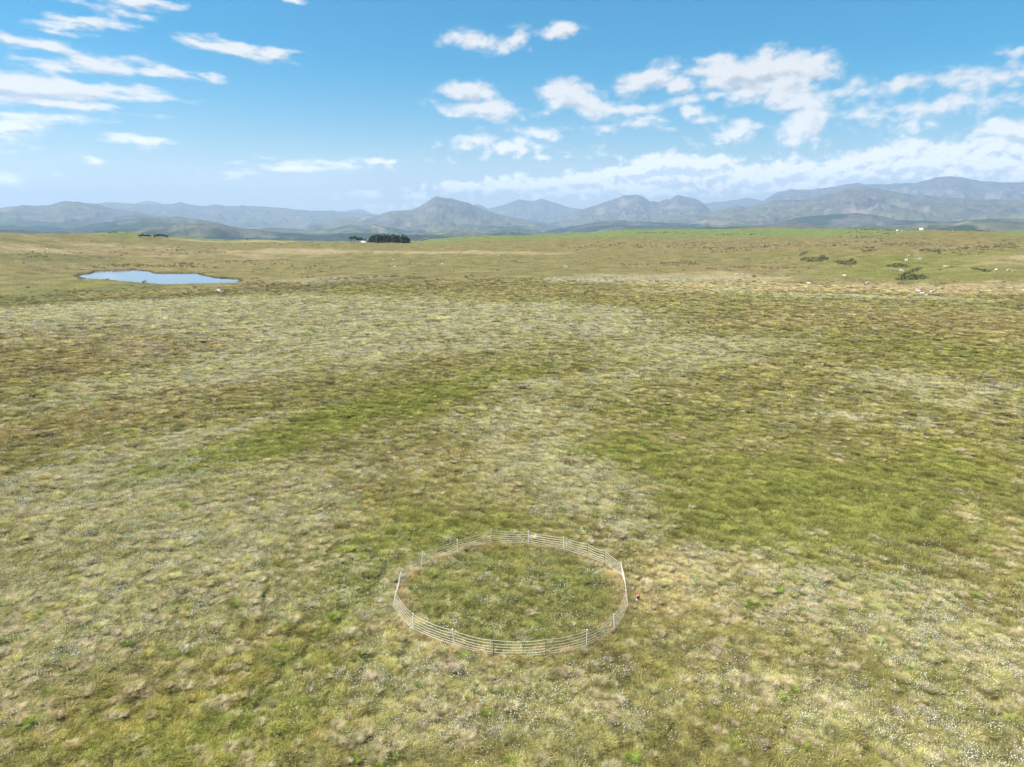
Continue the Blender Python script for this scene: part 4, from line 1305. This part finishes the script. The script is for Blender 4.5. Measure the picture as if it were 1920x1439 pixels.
# ------------------------------------------------------------------ the round netting fence
MAT_POST = simple_mat("white_post", (0.76, 0.75, 0.73), 0.45, .05)
MAT_STAKE = simple_mat("dark_stake", (0.07, 0.06, 0.045), 0.8, .2)
MAT_TAPE = simple_mat("cream_tape", (0.74, 0.70, 0.57), 0.6, .15, 12.0)
FH = 0.95
POSTS = [('w', 790.5, 1062, 793.5), ('w', 859, 1035, 858), ('s', 924.5, 1020, 924), ('w', 991, 1021, 991), ('w', 1057.5, 1034, 1056.5), ('s', 1101, 1046.5, 1101), ('s', 1134, 1060, 1132), ('w', 1168, 1088, 1163.5),
         ('w', 1178, 1138, 1173), ('w', 1152, 1184, 1150), ('w', 1100, 1215, 1100), ('s', 1023, 1233, 1023), ('s', 925, 1231, 925), ('w', 852, 1216, 850), ('w', 774, 1187, 776), ('w', 738, 1144, 743), ('w', 747, 1104, 752.5)]


def tube(path, rad, ns=6, flat=1.0):
    """tube along points; flat < 1 squashes it sideways into a tape"""
    co, fa = [], []
    n = len(path)
    P = [Vector(p) for p in path]
    for i, p in enumerate(P):
        d = (P[min(i + 1, n - 1)] - P[max(i - 1, 0)]).normalized()
        up = Vector((0, 0, 1)) if abs(d.z) < .9 else Vector((1, 0, 0))
        s = d.cross(up).normalized(); u_ = s.cross(d).normalized()
        for k in range(ns):
            a = 2 * math.pi * (k + .5) / ns
            co.append(p + s * math.cos(a) * rad * flat + u_ * math.sin(a) * rad)
    for i in range(n - 1):
        for k in range(ns):
            fa.append((i * ns + k, i * ns + (k + 1) % ns, (i + 1) * ns + (k + 1) % ns, (i + 1) * ns + k))
    fa.append(tuple(range(ns))[::-1]); fa.append(tuple((n - 1) * ns + k for k in range(ns)))
    return co, fa


def pymesh(name, co, fa, mat, smooth=False):
    me = bpy.data.meshes.new(name)
    me.from_pydata([tuple(c) for c in co], [], fa)
    me.materials.append(mat)
    if smooth:
        for p in me.polygons: p.use_smooth = True
    return me


fence = bpy.data.objects.new("netting_fence", None); col.objects.link(fence)
fence.location = (FENCE_C[0], FENCE_C[1], hz(*FENCE_C))
tag(fence, "round temporary fence of cream strands on white posts, enclosing grass", "fence")
F0 = Vector(fence.location)
pb, ptp = [], []
for kind, bx_, by_, tx_ in POSTS:
    x, y = at_plane(bx_, by_)
    z = hz(x, y)
    r_ = math.hypot(y, CAM_H) / FOC
    lean = (tx_ - bx_) * r_
    b_ = Vector((x, y, z)); t_ = Vector((x + lean * .96, y + random.uniform(-.03, .03), z + FH))
    pb.append(b_); ptp.append(t_)
    rad = 0.026 if kind == 'w' else 0.013
    hh = 1.06 if kind == 'w' else .98
    pts = [b_ + (t_ - b_) * q - F0 for q in (-.18, 0, .5, hh - .02, hh)]
    co, fa = tube(pts[:-1] + [pts[-1]], rad, 8)
    me = pymesh("post_rod" if kind == 'w' else "stake_rod", co, fa, MAT_POST if kind == 'w' else MAT_STAKE, True)
    po = add_obj("post" if kind == 'w' else "stake", me, fence)
    if kind == 's': po['label'] = "thin dark stake"
    if kind == 'w':     # cap and ground spike plate
        co, fa = tube([pts[-1] - Vector((0, 0, .05)), pts[-1] + Vector((0, 0, .012))], rad * 1.5, 8)
        add_obj("cap", pymesh("post_cap", co, fa, MAT_POST, True), po)
NP = len(POSTS)
for si, hf in enumerate((0.10, 0.25, 0.42, 0.60, 0.79, 0.99)):
    path = []
    for i in range(NP):
        a, b_ = pb[i], pb[(i + 1) % NP]
        a = a + (ptp[i] - pb[i]) * hf; b_ = b_ + (ptp[(i + 1) % NP] - pb[(i + 1) % NP]) * hf
        wide = (b_ - a).length
        cen = Vector((FENCE_C[0], FENCE_C[1], 0))
        for q in range(10):
            t = q / 10
            p = a.lerp(b_, t)
            sag = 4 * t * (1 - t)
            p.z -= sag * (.05 + .02 * random.random()) * (0.4 + hf)
            # the netting bellies out a little between the posts
            out = Vector((p.x - cen.x, p.y - cen.y, 0)).normalized()
            p += out * sag * .05 * wide * .35
            p.z = max(p.z, hz(p.x, p.y) + .05) + random.uniform(-.006, .006)
            path.append(p - F0)
    path.append(path[0])
    co, fa = tube(path, 0.0120 if si else .014, 6, .5)
    add_obj("strand", pymesh("strand_tape", co, fa, MAT_TAPE, True), fence)

# ------------------------------------------------------------------ little canister by the fence
x, y = at_plane(1196.3, 1131.5)
can = bpy.data.objects.new("canister", None); col.objects.link(can)
can.location = (x, y, hz(x, y) + .18)
can.scale = (.85, .85, .8)
tag(can, "small black canister with a pink lid standing in the grass outside the fence", "canister")


def lathe(prof, ns=16):
    co, fa = [], []
    for r_, z_ in prof:
        for k in range(ns):
            a = 2 * math.pi * k / ns
            co.append((r_ * math.cos(a), r_ * math.sin(a), z_))
    for j in range(len(prof) - 1):
        for k in range(ns):
            fa.append((j * ns + k, j * ns + (k + 1) % ns, (j + 1) * ns + (k + 1) % ns, (j + 1) * ns + k))
    fa.append(tuple(range(ns))[::-1]); fa.append(tuple((len(prof) - 1) * ns + k for k in range(ns)))
    return co, fa


add_obj("body", pymesh("can_body", *lathe([(.09, 0), (.10, .01), (.10, .17), (.085, .20)]), simple_mat("black_plastic", (.02, .02, .025), .4, .05), True), can)
add_obj("lid", pymesh("can_lid", *lathe([(.088, .202), (.10, .215), (.10, .27), (.06, .31)]), simple_mat("pink_lid", (.70, .12, .20), .5, .05), True), can)
co, fa = tube([(-.16, -.12, -.1), (-.12, -.09, .05), (-.11, -.08, .06)], .03, 6)
add_obj("leg", pymesh("can_leg", co, fa, MAT_POST), can)

# ------------------------------------------------------------------ farm buildings on the skyline
MAT_WHITE = simple_mat("whitewash", (.80, .79, .76), .8, .06, .5)
MAT_STONE = simple_mat("field_stone", (.22, .20, .185), .9, .25, 1.0)
MAT_SLATE = simple_mat("slate_roof", (.115, .115, .13), .6, .2, 1.0)
MAT_RUST = simple_mat("rust_roof", (.24, .13, .10), .8, .2, 1.0)
MAT_PANE = simple_mat("dark_pane", (.03, .035, .04), .2, .05)


def box(x0, x1, y0, y1, z0, z1):
    co = [(x, y, z) for z in (z0, z1) for y in (y0, y1) for x in (x0, x1)]
    return co, [(0, 2, 3, 1), (4, 5, 7, 6), (0, 1, 5, 4), (2, 6, 7, 3), (0, 4, 6, 2), (1, 3, 7, 5)]


def house(px, py, L, D, H, wall, roof, label, rot=0.0, group=None, chim=1, dr=0.0, name="farmhouse", cat="house"):
    x, y, z = at(px, py)
    r = math.hypot(x, y)
    x, y = x * (1 + dr / r), y * (1 + dr / r); z = hz(x, y)
    e = bpy.data.objects.new(name, None); col.objects.link(e)
    e.location = (x, y, z - .1); e.rotation_euler = (0, 0, -math.atan2(x, y) + rot)
    e.scale = (r / FOC,) * 3
    rh = D * .42
    l, d = L / 2, D / 2
    co = [(-l, -d, -1), (l, -d, -1), (l, d, -1), (-l, d, -1), (-l, -d, H), (l, -d, H), (l, d, H), (-l, d, H), (-l, 0, H + rh), (l, 0, H + rh)]
    fa = [(0, 1, 5, 4), (2, 3, 7, 6), (1, 2, 6, 9, 5), (3, 0, 4, 8, 7)]
    add_obj("wall", pymesh("house_wall", co, fa, wall), e)
    o_ = .3; th = .15
    k = rh / d
    rco, rfa = [], []
    for sgn in (-1, 1):
        b_ = len(rco)
        for xx in (-l - o_, l + o_):
            rco += [(xx, sgn * (d + o_), H - k * o_ + .05), (xx, 0, H + rh + .05), (xx, 0, H + rh + .05 + th), (xx, sgn * (d + o_), H - k * o_ + .05 + th)]
        rfa += [(b_, b_ + 1, b_ + 2, b_ + 3), (b_ + 7, b_ + 6, b_ + 5, b_ + 4), (b_ + 3, b_ + 2, b_ + 6, b_ + 7), (b_, b_ + 4, b_ + 5, b_ + 1), (b_, b_ + 3, b_ + 7, b_ + 4)]
    ro = add_obj("roof", pymesh("house_roof", rco, rfa, roof), e)
    for i in range(chim):
        cx = (-l + .4, l - .4)[i % 2]
        add_obj("chimney", pymesh("house_chimney", *box(cx - .2, cx + .2, -.18, .18, H + rh - .3, H + rh + .55), wall), ro)
    nw = 3 if L > 3 else 2
    for i in range(nw):
        cx = -l + (i + .5) * L / nw
        if i == nw // 2 and name == "farmhouse":
            add_obj("door", pymesh("house_door", *box(cx - .18, cx + .18, -d - .06, -d + .02, -.0, .52 * H), MAT_PANE), e)
            continue
        add_obj("window", pymesh("house_window", *box(cx - .18, cx + .18, -d - .05, -d + .02, .40 * H, .72 * H), MAT_PANE), e)
    return tag(e, label, cat, group)


house(681, 456.0, 7.2, 4.5, 2.0, MAT_WHITE, MAT_WHITE, "low white shed in front of the small grove", chim=0, name="shed", cat="shed")
house(1727, 432.2, 4.6, 3.4, 1.7, MAT_WHITE, MAT_WHITE, "largest white farmhouse on the far right skyline", .1, chim=2)
house(1731.6, 432.6, 2.4, 2.2, 1.0, MAT_WHITE, MAT_SLATE, "small low outbuilding touching the largest white farmhouse on its right", .1, chim=0, name="outbuilding", cat="outbuilding")
house(1691, 432.6, 2.3, 2.0, 1.2, MAT_WHITE, MAT_SLATE, "small white cottage on the skyline right of the middle hedge bushes", -.2, chim=1, name="cottage", cat="cottage")
house(1682, 433.6, 2.2, 1.8, 1.1, MAT_WHITE, MAT_WHITE, "tiny white hut below the skyline hedge left of the small cottage", .2, chim=0, name="hut", cat="hut")
house(791, 451.6, 5.5, 4.0, 1.6, MAT_STONE, MAT_RUST, "grey stone barn with a rusty roof behind the conifer clump", .3, chim=0, name="barn", cat="barn")
house(799, 450.8, 6.5, 4.2, 1.8, MAT_STONE, MAT_RUST, "longer stone cottage with a rusty roof right of the stone barn", .1, chim=1, name="cottage", cat="cottage")
house(1786, 434.6, 1.8, 1.8, 1.1, MAT_WHITE, MAT_SLATE, "tiny white cottage alone on the skyline hedge far right", .0, chim=0, name="cottage", cat="cottage")

# ------------------------------------------------------------------ sheep
msh, N = new_mat("sheep_fleece")
b = N.n('ShaderNodeBsdfPrincipled'); o = N.n('ShaderNodeOutputMaterial')
a = N.n('ShaderNodeAttribute', attribute_name="skin")
t = N.n('ShaderNodeTexCoord'); n = N.noise(t.outputs['Object'], 14.0, 3.0)
c = N.mix(a.outputs['Fac'], N.mix(N.ramp(n.outputs[0], .3, .7), (.54, .50, .43, 1), (.72, .69, .62, 1)), (.52, .48, .42, 1))
N.put(b.inputs['Base Color'], c); b.inputs['Roughness'].default_value = .95
bp = N.n('ShaderNodeBump'); bp.inputs['Strength'].default_value = .6; bp.inputs['Distance'].default_value = .04
N.put(bp.inputs['Height'], n.outputs[0]); N.put(b.inputs['Normal'], bp.outputs[0])
N.put(o.inputs[0], b.outputs[0])


def sheep_mesh(pose):
    """skeleton grown into one continuous skin"""
    drop = {'stand': 0, 'graze': 0, 'lie': -.34}[pose]
    V_ = [(-.42, 0, .62), (-.20, 0, .64), (.10, 0, .64), (.36, 0, .66)]
    Rr = [(.19), (.27), (.27), (.22)]
    E = [(0, 1), (1, 2), (2, 3)]
    def add(p, r_, to):
        V_.append(p); Rr.append(r_); E.append((to, len(V_) - 1)); return len(V_) - 1
    if pose == 'graze':
        k = add((.56, 0, .50), .12, 3); k = add((.68, .02, .28), .09, k); k = add((.78, .03, .12), .075, k); add((.86, .03, .04), .045, k)
    else:
        k = add((.56, 0, .82), .12, 3); k = add((.66, .02, .98), .095, k); k = add((.80, .03, .96), .08, k); add((.92, .04, .90), .045, k)
    head = len(V_) - 2
    for s_ in (-1, 1):
        add((V_[head][0] - .10, s_ * .13, V_[head][2] + .06), .025, head)
        if pose == 'lie':
            k = add((.34, s_ * .17, .46), .075, 3); add((.52, s_ * .17, .40), .04, k)
            k = add((-.34, s_ * .18, .46), .09, 0); add((-.12, s_ * .22, .40), .045, k)
        else:
            k = add((.36, s_ * .13, .42), .07, 3); k = add((.37, s_ * .13, .22), .038, k); add((.38, s_ * .13, .0), .035, k)
            k = add((-.40, s_ * .14, .42), .09, 0); k = add((-.50, s_ * .14, .25), .042, k); add((-.46, s_ * .14, .0), .035, k)
    add((-.60, 0, .55), .05, 0)
    me = bpy.data.meshes.new("sheep_skeleton")
    me.from_pydata([(p[0], p[1], p[2] + drop) for p in V_], E, [])
    ob = bpy.data.objects.new("sheep_skeleton", me); col.objects.link(ob)
    ob.modifiers.new("skin", 'SKIN'); me.skin_vertices[0].data[1].use_root = True
    for v, r_ in zip(me.skin_vertices[0].data, Rr): v.radius = (r_, r_)
    ss = ob.modifiers.new("sub", 'SUBSURF'); ss.levels = 2; ss.render_levels = 2
    dg = bpy.context.evaluated_depsgraph_get()
    out = bpy.data.meshes.new_from_object(ob.evaluated_get(dg))
    bpy.data.objects.remove(ob); bpy.data.meshes.remove(me)
    n_ = len(out.vertices)
    co = np.zeros(n_ * 3, dtype=np.float32); out.vertices.foreach_get("co", co); co = co.reshape(-1, 3)
    face = (co[:, 0] > .60) & (np.abs(co[:, 1]) < .2) | (co[:, 2] - drop < .32)
    vattr(out, "skin", face.astype(np.float32), 'FLOAT')
    out.materials.clear(); out.materials.append(msh)
    out.polygons.foreach_set("use_smooth", np.ones(len(out.polygons), dtype=bool))
    out.name = "sheep_body"
    return out


SM = {p: sheep_mesh(p) for p in ('stand', 'graze', 'lie')}
SHEEP = [
 (89, 470, 's', "white sheep on the hillside far left, above the pool's left end"), (206, 487, 'g', "white sheep grazing above the far left corner of the pool"),
 (411, 548, 's', "larger of two sheep standing below the right end of the pool"), (416.5, 550.5, 'g', "smaller sheep just below and right of its mate under the pool"), (452, 550.2, 'g', "lone sheep grazing straight below the right tip of the pool"),
 (566, 471, 'g', "lone sheep on the pale slope left of the trees, nearer the pool"), (627.5, 470.5, 'g', "lone sheep on the pale slope below the white shed"), (627, 525, 's', "sheep beside the pale cotton grass band right of the pool"),
 (734.5, 475, 's', "first of three sheep close together below the conifer clump"), (737.5, 476.3, 'g', "lowest of three sheep close together below the conifer clump"), (741.5, 474.6, 's', "third and last of three sheep together below the conifer clump"),
 (738, 487.8, 'g', "single sheep under the trio, below the conifer clump"), (740.5, 502, 's', "nearest sheep in the column of sheep below the conifer clump"), (768, 502.8, 'g', "small sheep right of the nearest one below the conifers"),
 (813, 497, 'g', "left sheep of a wide pair right of the conifer clump"), (829, 497.5, 's', "right sheep of a wide pair right of the conifer clump"), (934.5, 482, 's', "sheep on the pale streak left of the middle, by itself"), (952, 482.8, 'g', "sheep grazing a little right of another on the pale streak"), (957, 483, 'g', "small sheep touching its neighbour on the pale streak"),
 (835, 448.6, 'l', "sheep lying in the bright green field right of the conifers"), (1092.5, 461, 's', "lone sheep on the dark heath below the green field's left part"), (1386, 450, 's', "lone sheep high on the heath below the bright green field"),
 (1058, 502, 's', "left of two sheep close together in the middle of the moor"), (1062, 503, 'g', "right of two sheep close together in the middle of the moor"), (1379, 519, 's', "sheep left of the lone round green bush, nearer of the two to it but one"), (1392, 518, 'g', "sheep between its mate and the lone round green bush"),
 (1702.5, 483, 's', "top sheep of three beside the wheel ruts on the green slope"), (1699, 486, 'l', "middle sheep of three beside the wheel ruts, lying down"), (1699, 491, 's', "lowest sheep of three beside the wheel ruts"), (1724, 487.2, 's', "left of two sheep at the foot of the wheel ruts"), (1729, 487.2, 'g', "right of two sheep at the foot of the wheel ruts"),
 (1672, 508, 's', "lone bright sheep below the middle gorse patch on the green slope"), (1689, 510.3, 's', "sheep just left of the lowest gorse patch, beside a smaller one"), (1693.5, 510, 'g', "tiny sheep between its larger mate and the lowest gorse patch"),
 (1771.5, 503, 's', "left of two sheep together right of the lowest gorse patch"), (1775, 503, 's', "right of two sheep together right of the lowest gorse patch"), (1583, 520, 's', "lone sheep on the brown ground below the second gorse patch"),
 (1516, 534.5, 's', "lone sheep on the upper edge of the tan strip, left one"), (1626, 532.5, 's', "lone sheep on the upper edge of the tan strip, right one"), (1867.5, 508, 'g', "sheep at the left end of the far right row of three"), (1890, 509.2, 's', "middle sheep of the far right row of three"), (1900.5, 511.4, 'g', "sheep at the right end of the far right row of three"),
 (1721.5, 549.4, 's', "left sheep of the nearest group below the tan strip"), (1727.5, 553.4, 's', "lowest large sheep of the nearest group below the tan strip"), (1748, 549.6, 's', "biggest sheep, right end of the nearest group below the tan strip"), (1737.5, 554, 'l', "small lamb lying in the middle of the nearest group below the tan strip"),
]
for i, (px, py, ps, lb) in enumerate(SHEEP):
    x, y, z = at(px, py)
    o = add_obj("sheep", SM[{'s': 'stand', 'g': 'graze', 'l': 'lie'}[ps]], None, (x, y, z - .02))
    s_ = .62 if 'lamb' in lb or 'tiny' in lb or 'small ' in lb else rng.uniform(1.0, 1.18)
    o.scale = (s_, s_, s_)
    o.rotation_euler = (0, 0, rng.choice([0, math.pi]) + rng.uniform(-.6, .6))
    tag(o, lb, "sheep", "sheep scattered over the moor")
